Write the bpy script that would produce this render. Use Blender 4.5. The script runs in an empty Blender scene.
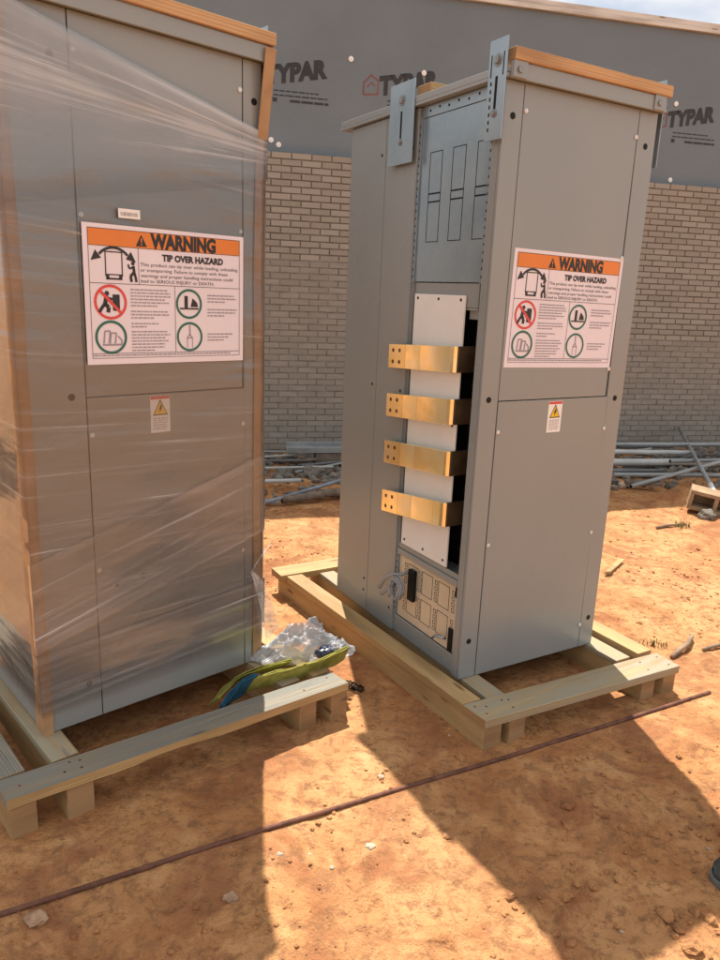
import bpy, bmesh, math, random
from mathutils import Vector, Matrix, noise
from math import sin, cos, pi, radians

rnd = random.Random(7)
S = bpy.context.scene
COL = S.collection

# ------------------------------------------------------------------ camera
PITCH, ROLL, CAMH, FPX = 0.2502990, 0.0405501, 1.6460610, 736.3877
fwd = Vector((0, cos(PITCH), -sin(PITCH)))
up0 = Vector((0, sin(PITCH), cos(PITCH)))
rt0 = Vector((1, 0, 0))
rt = rt0 * cos(ROLL) + up0 * sin(ROLL)
up = -rt0 * sin(ROLL) + up0 * cos(ROLL)
cam_data = bpy.data.cameras.new('camera')
cam = bpy.data.objects.new('camera', cam_data)
COL.objects.link(cam)
mw = Matrix((rt, up, -fwd)).transposed().to_4x4()
mw.translation = Vector((0, 0, CAMH))
cam.matrix_world = mw
cam_data.sensor_fit = 'VERTICAL'
cam_data.sensor_height = 36.0
cam_data.sensor_width = 27.0
cam_data.lens = FPX / 960 * 36.0
cam_data.clip_start = 0.05
cam_data.clip_end = 500
S.camera = cam

# ------------------------------------------------------------------ light
SUN_EL, SUN_AZ = radians(62.8), radians(-8.3)       # azimuth measured from +Y towards +X
sdir = Vector((sin(SUN_AZ) * cos(SUN_EL), cos(SUN_AZ) * cos(SUN_EL), sin(SUN_EL)))
world = bpy.data.worlds.new('World')
S.world = world
world.use_nodes = True
wn = world.node_tree
wn.nodes.clear()
sky = wn.nodes.new('ShaderNodeTexSky')
sky.sky_type = 'NISHITA'
sky.sun_disc = False
sky.sun_elevation = SUN_EL
sky.sun_rotation = SUN_AZ
sky.air_density = 1.0
sky.dust_density = 2.0
sky.ozone_density = 1.0
geo = wn.nodes.new('ShaderNodeTexCoord')
cmap = wn.nodes.new('ShaderNodeMapping'); cmap.inputs['Scale'].default_value = (1.6, 1.6, 4.0)
cn = wn.nodes.new('ShaderNodeTexNoise'); cn.inputs['Scale'].default_value = 2.2; cn.inputs['Detail'].default_value = 6
cr = wn.nodes.new('ShaderNodeValToRGB')
cr.color_ramp.elements[0].position = 0.26; cr.color_ramp.elements[1].position = 0.46
cmx = wn.nodes.new('ShaderNodeMixRGB'); cmx.inputs[2].default_value = (8.6, 8.6, 8.6, 1)
bg = wn.nodes.new('ShaderNodeBackground'); bg.inputs['Strength'].default_value = 0.069
wo = wn.nodes.new('ShaderNodeOutputWorld')
L = wn.links.new
L(geo.outputs['Generated'], cmap.inputs['Vector']); L(cmap.outputs[0], cn.inputs['Vector'])
L(cn.outputs[0], cr.inputs[0]); L(cr.outputs[0], cmx.inputs[0]); L(sky.outputs[0], cmx.inputs[1])
L(cmx.outputs[0], bg.inputs[0]); L(bg.outputs[0], wo.inputs[0])

sun_data = bpy.data.lights.new('sun', 'SUN')
sun_data.energy = 5.0
sun_data.angle = radians(0.53)
sun_data.color = (1.0, 0.95, 0.88)
sun = bpy.data.objects.new('sun', sun_data)
sun.rotation_euler = sdir.to_track_quat('Z', 'Y').to_euler()
COL.objects.link(sun)

S.view_settings.view_transform = 'Standard'
S.view_settings.look = 'None'
S.view_settings.gamma = 1
S.view_settings.exposure = 0.78
S.view_settings.use_curve_mapping = False
try:
    S.cycles.transparent_max_bounces = 24
    S.cycles.max_bounces = 8
except Exception:
    pass

# ------------------------------------------------------------------ materials
def new_mat(name):
    m = bpy.data.materials.new(name)
    m.use_nodes = True
    nt = m.node_tree
    return m, nt, nt.nodes['Principled BSDF']

def node(nt, kind, **kw):
    n = nt.nodes.new(kind)
    for k, v in kw.items():
        if k in n.inputs.keys():
            n.inputs[k].default_value = v
        else:
            setattr(n, k, v)
    return n

def c4(c):
    return (c[0], c[1], c[2], 1)

def ramp(nt, fac, stops):
    r = nt.nodes.new('ShaderNodeValToRGB')
    e = r.color_ramp.elements
    while len(e) < len(stops):
        e.new(0.5)
    for i, (p, c) in enumerate(stops):
        e[i].position = p
        e[i].color = c4(c) if len(c) == 3 else c
    r.color_ramp.interpolation = 'EASE'
    nt.links.new(fac, r.inputs[0])
    return r.outputs[0]

def mix(nt, fac, a, b, mode='MIX'):
    m = nt.nodes.new('ShaderNodeMixRGB')
    m.blend_type = mode
    for i, v in ((0, fac), (1, a), (2, b)):
        if hasattr(v, 'links'):
            nt.links.new(v, m.inputs[i])
        elif i == 0:
            m.inputs[0].default_value = v
        else:
            m.inputs[i].default_value = c4(v)
    return m.outputs[0]

def coords(nt, kind='Object', scale=(1, 1, 1), rot=(0, 0, 0)):
    t = nt.nodes.new('ShaderNodeTexCoord')
    m = nt.nodes.new('ShaderNodeMapping')
    m.inputs['Scale'].default_value = scale
    m.inputs['Rotation'].default_value = rot
    nt.links.new(t.outputs[kind], m.inputs[0])
    return m.outputs[0]

def nz(nt, vec, scale, detail=4, rough=0.55, dist=0.0):
    n = node(nt, 'ShaderNodeTexNoise', Scale=scale, Detail=detail, Roughness=rough, Distortion=dist)
    nt.links.new(vec, n.inputs['Vector'])
    return n.outputs[0]

def bump(nt, bs, h, strength=0.3, dist=0.01):
    b = node(nt, 'ShaderNodeBump', Strength=strength, Distance=dist)
    nt.links.new(h, b.inputs['Height'])
    nt.links.new(b.outputs[0], bs.inputs['Normal'])

def plain(name, col, rough=0.6, metal=0.0, var=0.12, scale=6.0, spec=0.5, bmp=0.0):
    m, nt, b = new_mat(name)
    v = coords(nt)
    n = nz(nt, v, scale, 5)
    lo = tuple(c * (1 - var) for c in col); hi = tuple(min(1, c * (1 + var)) for c in col)
    nt.links.new(ramp(nt, n, [(0.3, lo), (0.7, hi)]), b.inputs['Base Color'])
    b.inputs['Roughness'].default_value = rough
    b.inputs['Metallic'].default_value = metal
    b.inputs['Specular IOR Level'].default_value = spec
    if bmp:
        bump(nt, b, nz(nt, v, scale * 6, 4), bmp, 0.004)
    return m

def paint_mat():
    m, nt, b = new_mat('grey_enamel')
    v = coords(nt)
    n1 = nz(nt, v, 2.5, 4)
    n2 = nz(nt, v, 1.3, 2, 0.5, 0.3)     # faint dust
    base = ramp(nt, n1, [(0.1, (0.222, 0.240, 0.244)), (0.7, (0.240, 0.258, 0.260))])
    col = mix(nt, ramp(nt, n2, [(0.15, (0, 0, 0)), (0.95, (0.16, 0.16, 0.16))]), base, (0.40, 0.33, 0.25))
    nt.links.new(col, b.inputs['Base Color'])
    nt.links.new(ramp(nt, n2, [(0.1, (0.24,) * 3), (0.95, (0.33,) * 3)]), b.inputs['Roughness'])
    b.inputs['Specular IOR Level'].default_value = 0.7
    bump(nt, b, nz(nt, v, 300, 2), 0.04, 0.0008)
    return m

def galv_mat():
    m, nt, b = new_mat('galvanised_steel')
    v = coords(nt)
    n = nz(nt, v, 4, 4)
    sp = nz(nt, v, 60, 2)
    c = mix(nt, 0.12, ramp(nt, n, [(0.3, (0.260, 0.325, 0.370)), (0.7, (0.350, 0.420, 0.465))]), sp, 'SOFT_LIGHT')
    nt.links.new(c, b.inputs['Base Color'])
    b.inputs['Metallic'].default_value = 0.55
    nt.links.new(ramp(nt, n, [(0.3, (0.26,) * 3), (0.7, (0.42,) * 3)]), b.inputs['Roughness'])
    return m

def busbar_mat():
    m, nt, b = new_mat('plated_copper')
    v = coords(nt)
    n = nz(nt, v, 9, 3, 0.5, 0.4)
    n2 = nz(nt, v, 12, 3)
    col = ramp(nt, n, [(0.30, (0.92, 0.75, 0.36)), (0.50, (0.98, 0.83, 0.46)), (0.72, (0.95, 0.87, 0.62))])
    nt.links.new(col, b.inputs['Base Color'])
    b.inputs['Metallic'].default_value = 0.88
    nt.links.new(ramp(nt, n2, [(0.3, (0.16,) * 3), (0.7, (0.24,) * 3)]), b.inputs['Roughness'])
    return m

def wood_mat(name, light, dark, knot, weather=None, rough=0.7):
    m, nt, b = new_mat(name)
    uv = coords(nt, 'UV')
    oi = nt.nodes.new('ShaderNodeObjectInfo')
    vv = nt.nodes.new('ShaderNodeVectorMath'); vv.operation = 'ADD'
    cx = nt.nodes.new('ShaderNodeCombineXYZ')
    mm = node(nt, 'ShaderNodeMath', operation='MULTIPLY'); mm.inputs[1].default_value = 37.0
    nt.links.new(oi.outputs['Random'], mm.inputs[0])
    nt.links.new(mm.outputs[0], cx.inputs[0]); nt.links.new(mm.outputs[0], cx.inputs[1])
    nt.links.new(uv, vv.inputs[0]); nt.links.new(cx.outputs[0], vv.inputs[1])
    P = vv.outputs[0]
    def scaled(s):
        mp = nt.nodes.new('ShaderNodeMapping'); mp.inputs['Scale'].default_value = s
        nt.links.new(P, mp.inputs[0]); return mp.outputs[0]
    w = node(nt, 'ShaderNodeTexWave', Scale=5.0, Distortion=7.0, Detail=3.0)
    w.inputs['Detail Scale'].default_value = 0.6
    w.bands_direction = 'Y'
    nt.links.new(scaled((0.35, 7.0, 1)), w.inputs['Vector'])
    fine = nz(nt, scaled((3.0, 190.0, 1)), 1.0, 4, 0.6)
    big = nz(nt, scaled((1.6, 9.0, 1)), 1.0, 3)
    vo = node(nt, 'ShaderNodeTexVoronoi', Scale=1.0)
    nt.links.new(scaled((3.2, 14.0, 1)), vo.inputs['Vector'])
    col = ramp(nt, w.outputs[0], [(0.1, dark), (0.75, light)])
    col = mix(nt, 0.45, col, ramp(nt, fine, [(0.3, dark), (0.65, light)]))
    col = mix(nt, ramp(nt, big, [(0.40, (0, 0, 0)), (0.68, (0.80,) * 3)]), col, (light[0] * .55, light[1] * .50, light[2] * .48))
    col = mix(nt, ramp(nt, vo.outputs['Distance'], [(0.06, (0.9,) * 3), (0.17, (0, 0, 0))]), col, knot)
    if weather:
        wn_ = nz(nt, scaled((2.2, 22.0, 1)), 1.0, 5, 0.65)
        col = mix(nt, ramp(nt, wn_, [(0.40, (0.15,) * 3), (0.62, (0.95,) * 3)]), col, weather)
    nt.links.new(col, b.inputs['Base Color'])
    b.inputs['Roughness'].default_value = rough
    b.inputs['Specular IOR Level'].default_value = 0.25
    bump(nt, b, fine, 0.35, 0.0025)
    return m

def sand_mat():
    m, nt, b = new_mat('red_sandy_dirt')
    v = coords(nt)
    a = nz(nt, v, 0.75, 5, 0.6)
    c = nz(nt, v, 3.4, 8, 0.68, 0.5)
    d = nz(nt, v, 24, 6, 0.70, 0.3)
    e = nz(nt, v, 140, 4, 0.65)
    g = nz(nt, v, 11, 7, 0.72, 0.6)
    col = ramp(nt, c, [(0.30, (0.345, 0.142, 0.056)), (0.45, (0.470, 0.215, 0.085)), (0.58, (0.570, 0.292, 0.124)), (0.72, (0.635, 0.378, 0.192))])
    col = mix(nt, ramp(nt, a, [(0.42, (0, 0, 0)), (0.66, (0.55,) * 3)]), col, (0.605, 0.338, 0.158))
    red = nz(nt, v, 2.3, 6, 0.66, 1.2)
    col = mix(nt, ramp(nt, red, [(0.46, (0, 0, 0)), (0.64, (0.75,) * 3)]), col, (0.300, 0.112, 0.050))
    col = mix(nt, ramp(nt, g, [(0.36, (0.75,) * 3), (0.50, (0, 0, 0))]), col, (0.320, 0.150, 0.068))
    col = mix(nt, ramp(nt, d, [(0.36, (0.75,) * 3), (0.50, (0, 0, 0))]), col, (0.260, 0.122, 0.058))
    col = mix(nt, ramp(nt, e, [(0.60, (0, 0, 0)), (0.76, (0.6,) * 3)]), col, (0.600, 0.430, 0.280))
    col = mix(nt, ramp(nt, e, [(0.28, (0.6,) * 3), (0.42, (0, 0, 0))]), col, (0.210, 0.095, 0.045))
    nt.links.new(col, b.inputs['Base Color'])
    b.inputs['Roughness'].default_value = 0.95
    b.inputs['Specular IOR Level'].default_value = 0.12
    h = node(nt, 'ShaderNodeMath', operation='ADD')
    h2 = node(nt, 'ShaderNodeMath', operation='MULTIPLY'); h2.inputs[1].default_value = 0.30
    h3 = node(nt, 'ShaderNodeMath', operation='ADD')
    nt.links.new(e, h2.inputs[0]); nt.links.new(d, h.inputs[0]); nt.links.new(h2.outputs[0], h.inputs[1])
    nt.links.new(h.outputs[0], h3.inputs[0]); nt.links.new(g, h3.inputs[1])
    bump(nt, b, h3.outputs[0], 0.85, 0.022)
    return m

def brick_mat():
    m, nt, b = new_mat('brown_brick')
    at = nt.nodes.new('ShaderNodeAttribute'); at.attribute_name = 'tint'
    v = coords(nt)
    n = nz(nt, v, 22, 5, 0.6)
    col = ramp(nt, at.outputs['Fac'], [(0.0, (0.250, 0.218, 0.182)), (0.5, (0.285, 0.252, 0.214)), (1.0, (0.320, 0.286, 0.246))])
    col = mix(nt, ramp(nt, n, [(0.4, (0, 0, 0)), (0.75, (0.5,) * 3)]), col, (0.31, 0.27, 0.22))
    # dried mortar smears on the lower lifts that were not washed down
    sm = nt.nodes.new('ShaderNodeAttribute'); sm.attribute_name = 'smear'
    n2 = nz(nt, coords(nt, 'Object', (1, 1, 3.0)), 5.0, 6, 0.65)
    f = node(nt, 'ShaderNodeMath', operation='MULTIPLY')
    nt.links.new(sm.outputs['Fac'], f.inputs[0])
    nt.links.new(ramp(nt, n2, [(0.35, (0.2,) * 3), (0.7, (0.9,) * 3)]), f.inputs[1])
    col = mix(nt, f.outputs[0], col, (0.225, 0.205, 0.182))
    nt.links.new(col, b.inputs['Base Color'])
    b.inputs['Roughness'].default_value = 0.9
    bump(nt, b, n, 0.4, 0.006)
    return m

def mortar_mat():
    return plain('mortar', (0.178, 0.154, 0.130), 0.95, 0, 0.25, 9, 0.2, 0.3)

def pale_mortar():
    return plain('pale_mortar', (0.190, 0.170, 0.148), 0.95, 0, 0.25, 9, 0.2, 0.3)

def wrap_mat():
    m, nt, b = new_mat('grey_house_wrap')
    v = coords(nt)
    n = nz(nt, v, 1.1, 4)
    col = ramp(nt, n, [(0.3, (0.134, 0.164, 0.190)), (0.7, (0.154, 0.186, 0.212))])
    nt.links.new(col, b.inputs['Base Color'])
    b.inputs['Roughness'].default_value = 0.72
    bump(nt, b, nz(nt, coords(nt, 'Object', (1, 1, 2.2)), 2.2, 5), 0.35, 0.03)
    return m

def film_mat():
    m = bpy.data.materials.new('stretch_film')
    m.use_nodes = True
    nt = m.node_tree
    nt.nodes.clear()
    uv = coords(nt, 'UV')
    def sc(s):
        mp = nt.nodes.new('ShaderNodeMapping'); mp.inputs['Scale'].default_value = s
        nt.links.new(uv, mp.inputs[0]); return mp.outputs[0]
    streak = nz(nt, sc((0.9, 42.0, 1)), 1.0, 6, 0.62, 0.25)
    broad = nz(nt, sc((1.4, 7.5, 1)), 1.0, 4, 0.55, 0.5)
    fine = nz(nt, sc((2.2, 150.0, 1)), 1.0, 4, 0.6)
    at = nt.nodes.new('ShaderNodeAttribute'); at.attribute_name = 'dens'
    def math(op, a, c):
        n = node(nt, 'ShaderNodeMath', operation=op)
        for i, x in enumerate((a, c)):
            if hasattr(x, 'links'):
                nt.links.new(x, n.inputs[i])
            else:
                n.inputs[i].default_value = x
        return n.outputs[0]
    s1 = ramp(nt, streak, [(0.48, (0.0,) * 3), (0.60, (0.13,) * 3), (0.70, (0.80,) * 3)])
    s2 = ramp(nt, broad, [(0.38, (0.25,) * 3), (0.70, (1.0,) * 3)])
    fac = math('MULTIPLY', s1, s2)
    fac = math('ADD', fac, math('MULTIPLY', ramp(nt, nz(nt, sc((1.1, 3.2, 1)), 1.0, 5, 0.6, 0.8), [(0.36, (0.045,) * 3), (0.68, (0.105,) * 3)]), 1.0))
    fac = math('MULTIPLY', fac, at.outputs['Fac'])
    fac = math('MINIMUM', fac, 0.72)
    tr = nt.nodes.new('ShaderNodeBsdfTransparent'); tr.inputs[0].default_value = (0.955, 0.955, 0.955, 1)
    df = nt.nodes.new('ShaderNodeBsdfDiffuse'); df.inputs[0].default_value = (0.80, 0.79, 0.80, 1)
    tl = nt.nodes.new('ShaderNodeBsdfTranslucent'); tl.inputs[0].default_value = (0.80, 0.79, 0.80, 1)
    dm = nt.nodes.new('ShaderNodeMixShader'); dm.inputs[0].default_value = 0.35
    nt.links.new(df.outputs[0], dm.inputs[1]); nt.links.new(tl.outputs[0], dm.inputs[2])
    gl = nt.nodes.new('ShaderNodeBsdfGlossy'); gl.inputs['Roughness'].default_value = 0.07
    wave = nz(nt, sc((1.3, 4.2, 1)), 1.0, 3, 0.5, 0.4)
    bp = node(nt, 'ShaderNodeBump', Strength=0.75, Distance=0.022)
    hh = math('ADD', math('MULTIPLY', wave, 1.0), math('MULTIPLY', streak, 0.08))
    nt.links.new(hh, bp.inputs['Height'])
    nt.links.new(bp.outputs[0], gl.inputs['Normal'])
    m1 = nt.nodes.new('ShaderNodeMixShader')
    nt.links.new(fac, m1.inputs[0]); nt.links.new(tr.outputs[0], m1.inputs[1]); nt.links.new(dm.outputs[0], m1.inputs[2])
    fr = node(nt, 'ShaderNodeFresnel', IOR=1.5)
    nt.links.new(bp.outputs[0], fr.inputs['Normal'])
    f2 = math('MULTIPLY', math('ADD', math('MULTIPLY', fr.outputs[0], 1.5), 0.015), math('MINIMUM', math('MULTIPLY', at.outputs['Fac'], 2.0), 1.0))
    m2 = nt.nodes.new('ShaderNodeMixShader')
    nt.links.new(f2, m2.inputs[0]); nt.links.new(m1.outputs[0], m2.inputs[1]); nt.links.new(gl.outputs[0], m2.inputs[2])
    o = nt.nodes.new('ShaderNodeOutputMaterial')
    nt.links.new(m2.outputs[0], o.inputs[0])
    return m

def bag_mat(name, col, clear):
    m = bpy.data.materials.new(name)
    m.use_nodes = True
    nt = m.node_tree
    b = nt.nodes['Principled BSDF']
    b.inputs['Base Color'].default_value = c4(col)
    b.inputs['Roughness'].default_value = 0.33
    v = coords(nt)
    n = nz(nt, v, 14, 5, 0.6, 1.0)
    bump(nt, b, n, 0.6, 0.015)
    tr = nt.nodes.new('ShaderNodeBsdfTransparent')
    mx = nt.nodes.new('ShaderNodeMixShader')
    nt.links.new(ramp(nt, n, [(0.35, (max(0, clear + 0.15),) * 3), (0.65, (clear - 0.15,) * 3)]), mx.inputs[0])
    nt.links.new(b.outputs[0], mx.inputs[1]); nt.links.new(tr.outputs[0], mx.inputs[2])
    nt.links.new(mx.outputs[0], nt.nodes['Material Output'].inputs[0])
    return m

M = {}
M['paint'] = paint_mat()
M['galv'] = galv_mat()
M['bus'] = busbar_mat()
M['pine'] = wood_mat('pine', (0.500, 0.345, 0.165), (0.340, 0.205, 0.085), (0.16, 0.08, 0.035))
M['pine_grey'] = wood_mat('weathered_pine', (0.480, 0.350, 0.190), (0.250, 0.175, 0.095), (0.09, 0.06, 0.04), (0.310, 0.275, 0.200), 0.85)
M['weathered'] = wood_mat('silvered_board', (0.400, 0.340, 0.250), (0.075, 0.060, 0.042), (0.05, 0.04, 0.03), (0.190, 0.185, 0.160), 0.9)
M['pine_warm'] = wood_mat('fresh_timber', (0.600, 0.385, 0.205), (0.450, 0.255, 0.115), (0.13, 0.055, 0.025))
M['end'] = wood_mat('end_grain', (0.390, 0.240, 0.120), (0.300, 0.175, 0.085), (0.16, 0.09, 0.05))
M['card'] = plain('brown_cardboard', (0.380, 0.230, 0.120), 0.75, 0, 0.14, 9, 0.3, 0.1)
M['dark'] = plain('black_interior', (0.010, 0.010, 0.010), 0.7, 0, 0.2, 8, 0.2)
M['black'] = plain('black_plastic', (0.008, 0.008, 0.008), 0.6, 0, 0.2, 8, 0.25)
M['gap'] = plain('seam_black', (0.02, 0.019, 0.018), 0.9, 0, 0.1, 5, 0.1)
M['bare_steel'] = plain('bare_steel', (0.620, 0.530, 0.400), 0.42, 0.2, 0.08, 5)
M['white_plate'] = plain('white_insulator', (0.800, 0.780, 0.755), 0.5, 0, 0.05, 3)
M['screw'] = plain('zinc_screw', (0.66, 0.66, 0.64), 0.35, 0.3, 0.1, 80)
M['leg_brown'] = plain('dark_brown_metal', (0.150, 0.105, 0.062), 0.4, 0.7, 0.25, 14)
M['bolt'] = plain('bolt_zinc', (0.260, 0.270, 0.270), 0.4, 0.5, 0.2, 60)
M['paper'] = plain('sign_paper', (0.760, 0.690, 0.745), 0.42, 0, 0.03, 3)
M['paper_white'] = plain('label_paper', (0.80, 0.77, 0.74), 0.45, 0, 0.03, 3)
M['orange'] = plain('sign_orange', (0.700, 0.205, 0.030), 0.42, 0, 0.06, 4)
M['ink'] = plain('sign_ink', (0.020, 0.019, 0.021), 0.5, 0, 0.1, 4)
M['ink_soft'] = plain('small_print_ink', (0.300, 0.265, 0.300), 0.6, 0, 0.1, 4)
M['ink_mid'] = plain('lettering_ink', (0.070, 0.065, 0.075), 0.5, 0, 0.1, 4)
M['red'] = plain('sign_red', (0.640, 0.060, 0.055), 0.42, 0, 0.06, 4)
M['green'] = plain('sign_green', (0.018, 0.130, 0.095), 0.42, 0, 0.06, 4)
M['yellow'] = plain('sign_yellow', (0.800, 0.500, 0.020), 0.42, 0, 0.06, 4)
M['sand'] = sand_mat()
M['brick'] = brick_mat()
M['mortar'] = mortar_mat()
M['mortar_pale'] = pale_mortar()
M['wrap'] = wrap_mat()
M['film'] = film_mat()
M['wrap_ink'] = plain('wrap_ink', (0.026, 0.028, 0.033), 0.7, 0, 0.15, 6)
M['wrap_red'] = plain('wrap_red', (0.200, 0.075, 0.065), 0.7, 0, 0.15, 6)
M['plate_wood'] = wood_mat('top_plate_timber', (0.660, 0.640, 0.600), (0.560, 0.530, 0.480), (0.25, 0.15, 0.08))
M['rust'] = plain('rusty_steel', (0.150, 0.066, 0.043), 0.8, 0.2, 0.4, 18, 0.3, 0.3)
M['stone'] = plain('red_stone', (0.370, 0.235, 0.150), 0.9, 0, 0.25, 14, 0.2, 0.5)
M['stone_pale'] = plain('pale_stone', (0.480, 0.375, 0.275), 0.9, 0, 0.25, 14, 0.2, 0.5)
M['grit'] = plain('dirt_crumbs', (0.400, 0.205, 0.100), 0.95, 0, 0.4, 11, 0.1)
M['block'] = plain('tan_block', (0.330, 0.225, 0.140), 0.95, 0, 0.18, 16, 0.1, 0.6)
M['pipe_grey'] = plain('grey_pipe', (0.270, 0.285, 0.290), 0.5, 0.2, 0.15, 5)
M['pipe_pale'] = plain('pale_pipe', (0.420, 0.430, 0.420), 0.5, 0.0, 0.12, 5)
M['pipe_dark'] = plain('dark_pipe', (0.130, 0.130, 0.132), 0.6, 0.1, 0.2, 5)
M['pipe_white'] = plain('white_pipe_end', (0.80, 0.80, 0.78), 0.5, 0, 0.06, 5)
M['rubble'] = plain('mortar_rubble', (0.175, 0.155, 0.132), 0.95, 0, 0.35, 12, 0.1, 0.6)
M['log'] = plain('old_bark_brown', (0.165, 0.130, 0.105), 0.9, 0, 0.3, 14, 0.2, 0.5)
M['bluegrey'] = plain('blue_grey_sheet', (0.185, 0.215, 0.255), 0.45, 0, 0.25, 9)
M['sling'] = plain('yellow_green_webbing', (0.255, 0.240, 0.055), 0.9, 0, 0.3, 18, 0.1, 0.3)
M['sling_dark'] = plain('webbing_stitching', (0.150, 0.160, 0.030), 0.8, 0, 0.15, 20)
M['blue'] = plain('teal_blue_cloth', (0.022, 0.085, 0.140), 0.9, 0, 0.3, 18, 0.1, 0.3)
M['bag'] = bag_mat('clear_plastic', (0.40, 0.41, 0.43), 0.36)
M['bag_dark'] = plain('dark_blue_contents', (0.020, 0.024, 0.050), 0.3, 0, 0.3, 20)
M['tail'] = bag_mat('loose_film', (0.62, 0.62, 0.63), 0.62)
M['cable'] = bag_mat('clear_cable', (0.36, 0.38, 0.41), 0.40)
M['boot'] = plain('dark_boot_leather', (0.050, 0.060, 0.058), 0.55, 0, 0.3, 20, 0.5, 0.3)
M['sole'] = plain('boot_sole', (0.120, 0.120, 0.110), 0.8, 0, 0.2, 20)
M['grass'] = plain('dry_weed', (0.230, 0.215, 0.085), 0.8, 0, 0.4, 20, 0.2)
M['stick'] = plain('dry_stick', (0.250, 0.170, 0.110), 0.9, 0, 0.3, 20, 0.2)

# ------------------------------------------------------------------ mesh tools
class MB:
    def __init__(self):
        self.v = []; self.f = []; self.uv = []; self.mi = []; self.attr = {}
    def add(self, verts, faces, mi=0, uvs=None):
        o = len(self.v)
        self.v += [tuple(p) for p in verts]
        for i, f in enumerate(faces):
            self.f.append([k + o for k in f])
            self.uv.append(uvs[i] if uvs else [(verts[k][0], verts[k][2]) for k in f])
            self.mi.append(mi)
        return o
    def hexa(self, p, mi=0, end=None):
        """p: 8 corners, bottom loop 0-3 (ccw seen from above) then top loop 4-7; grain runs along the longest edge."""
        P = [Vector(q) for q in p]
        ex = (P[1] - P[0]).length; ey = (P[3] - P[0]).length; ez = (P[4] - P[0]).length
        dims = (ex, ey, ez); la = dims.index(max(dims))
        ax = [(P[1] - P[0]).normalized(), (P[3] - P[0]).normalized(), (P[4] - P[0]).normalized()]
        faces = [(0, 3, 2, 1, 2), (4, 5, 6, 7, 2), (0, 1, 5, 4, 1), (2, 3, 7, 6, 1), (1, 2, 6, 5, 0), (3, 0, 4, 7, 0)]
        o = len(self.v)
        self.v += [tuple(q) for q in P]
        off = rnd.random() * 5
        for a, b, c, d, n in faces:
            if n == la:
                oth = [i for i in range(3) if i != la]; k1, k2 = oth
            else:
                k1 = la; k2 = [i for i in range(3) if i not in (la, n)][0]
            uv = [((P[i] - P[0]).dot(ax[k1]) + off, (P[i] - P[0]).dot(ax[k2]) + n * 0.31) for i in (a, b, c, d)]
            self.f.append([o + a, o + b, o + c, o + d]); self.uv.append(uv)
            self.mi.append(end if (end is not None and n == la) else mi)
    def box(self, x0, x1, y0, y1, z0, z1, mi=0, end=None):
        self.hexa([(x0, y0, z0), (x1, y0, z0), (x1, y1, z0), (x0, y1, z0), (x0, y0, z1), (x1, y0, z1), (x1, y1, z1), (x0, y1, z1)], mi, end)
    def tube(self, path, r, n=10, mi=0, hollow=0.0):
        P = [Vector(p) for p in path]
        R = r if isinstance(r, (list, tuple)) else [r] * len(P)
        rings = []
        t0 = (P[1] - P[0]).normalized()
        ref = Vector((0, 0, 1)) if abs(t0.z) < 0.9 else Vector((1, 0, 0))
        nrm = t0.cross(ref).normalized()
        o = len(self.v)
        for i, p in enumerate(P):
            t = (P[min(i + 1, len(P) - 1)] - P[max(i - 1, 0)]).normalized()
            nrm = (nrm - t * nrm.dot(t)).normalized()
            bn = t.cross(nrm)
            for k in range(n):
                a = 2 * pi * k / n
                self.v.append(tuple(p + (nrm * cos(a) + bn * sin(a)) * R[i]))
        for i in range(len(P) - 1):
            for k in range(n):
                k2 = (k + 1) % n
                self.f.append([o + i * n + k, o + i * n + k2, o + (i + 1) * n + k2, o + (i + 1) * n + k])
                self.uv.append([(i * .1, k / n), (i * .1, k / n), (i * .1 + .1, k / n), (i * .1 + .1, k / n)]); self.mi.append(mi)
        self.f.append([o + k for k in range(n)][::-1]); self.uv.append([(0, 0)] * n); self.mi.append(mi)
        e = o + (len(P) - 1) * n
        self.f.append([e + k for k in range(n)]); self.uv.append([(0, 0)] * n); self.mi.append(mi)
    def disc(self, c, nrm, r, h=0.002, n=14, mi=0):
        c = Vector(c); nrm = Vector(nrm).normalized()
        self.tube([c, c + nrm * h], r, n, mi)
    def poly(self, pts, mi=0):
        self.add(pts, [list(range(len(pts)))], mi)
    def build(self, name, mats, parent=None, bevel=0.0, smooth=False, seg=2):
        me = bpy.data.meshes.new(name)
        me.from_pydata(self.v, [], self.f)
        for m in (mats if isinstance(mats, (list, tuple)) else [mats]):
            me.materials.append(m)
        ul = me.uv_layers.new(name='UVMap')
        k = 0
        for i, p in enumerate(me.polygons):
            p.material_index = self.mi[i]
            p.use_smooth = smooth
            for j in range(p.loop_total):
                ul.data[p.loop_start + j].uv = self.uv[i][j]
        for an, vals in self.attr.items():
            a = me.attributes.new(an, 'FLOAT', 'POINT')
            a.data.foreach_set('value', vals)
        me.update()
        o = bpy.data.objects.new(name, me)
        COL.objects.link(o)
        if parent:
            o.parent = parent
        if bevel:
            b = o.modifiers.new('bevel', 'BEVEL'); b.width = bevel; b.segments = seg
            b.limit_method = 'ANGLE'; b.angle_limit = radians(40)
        return o

def tag(o, label=None, cat=None, group=None, kind=None):
    if label: o['label'] = label
    if cat: o['category'] = cat
    if group: o['group'] = group
    if kind: o['kind'] = kind
    return o

def empty(name, loc, rz, label, cat, group=None):
    o = bpy.data.objects.new(name, None)
    o.empty_display_size = 0.2
    o.location = loc; o.rotation_euler = (0, 0, rz)
    COL.objects.link(o)
    return tag(o, label, cat, group)

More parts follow.
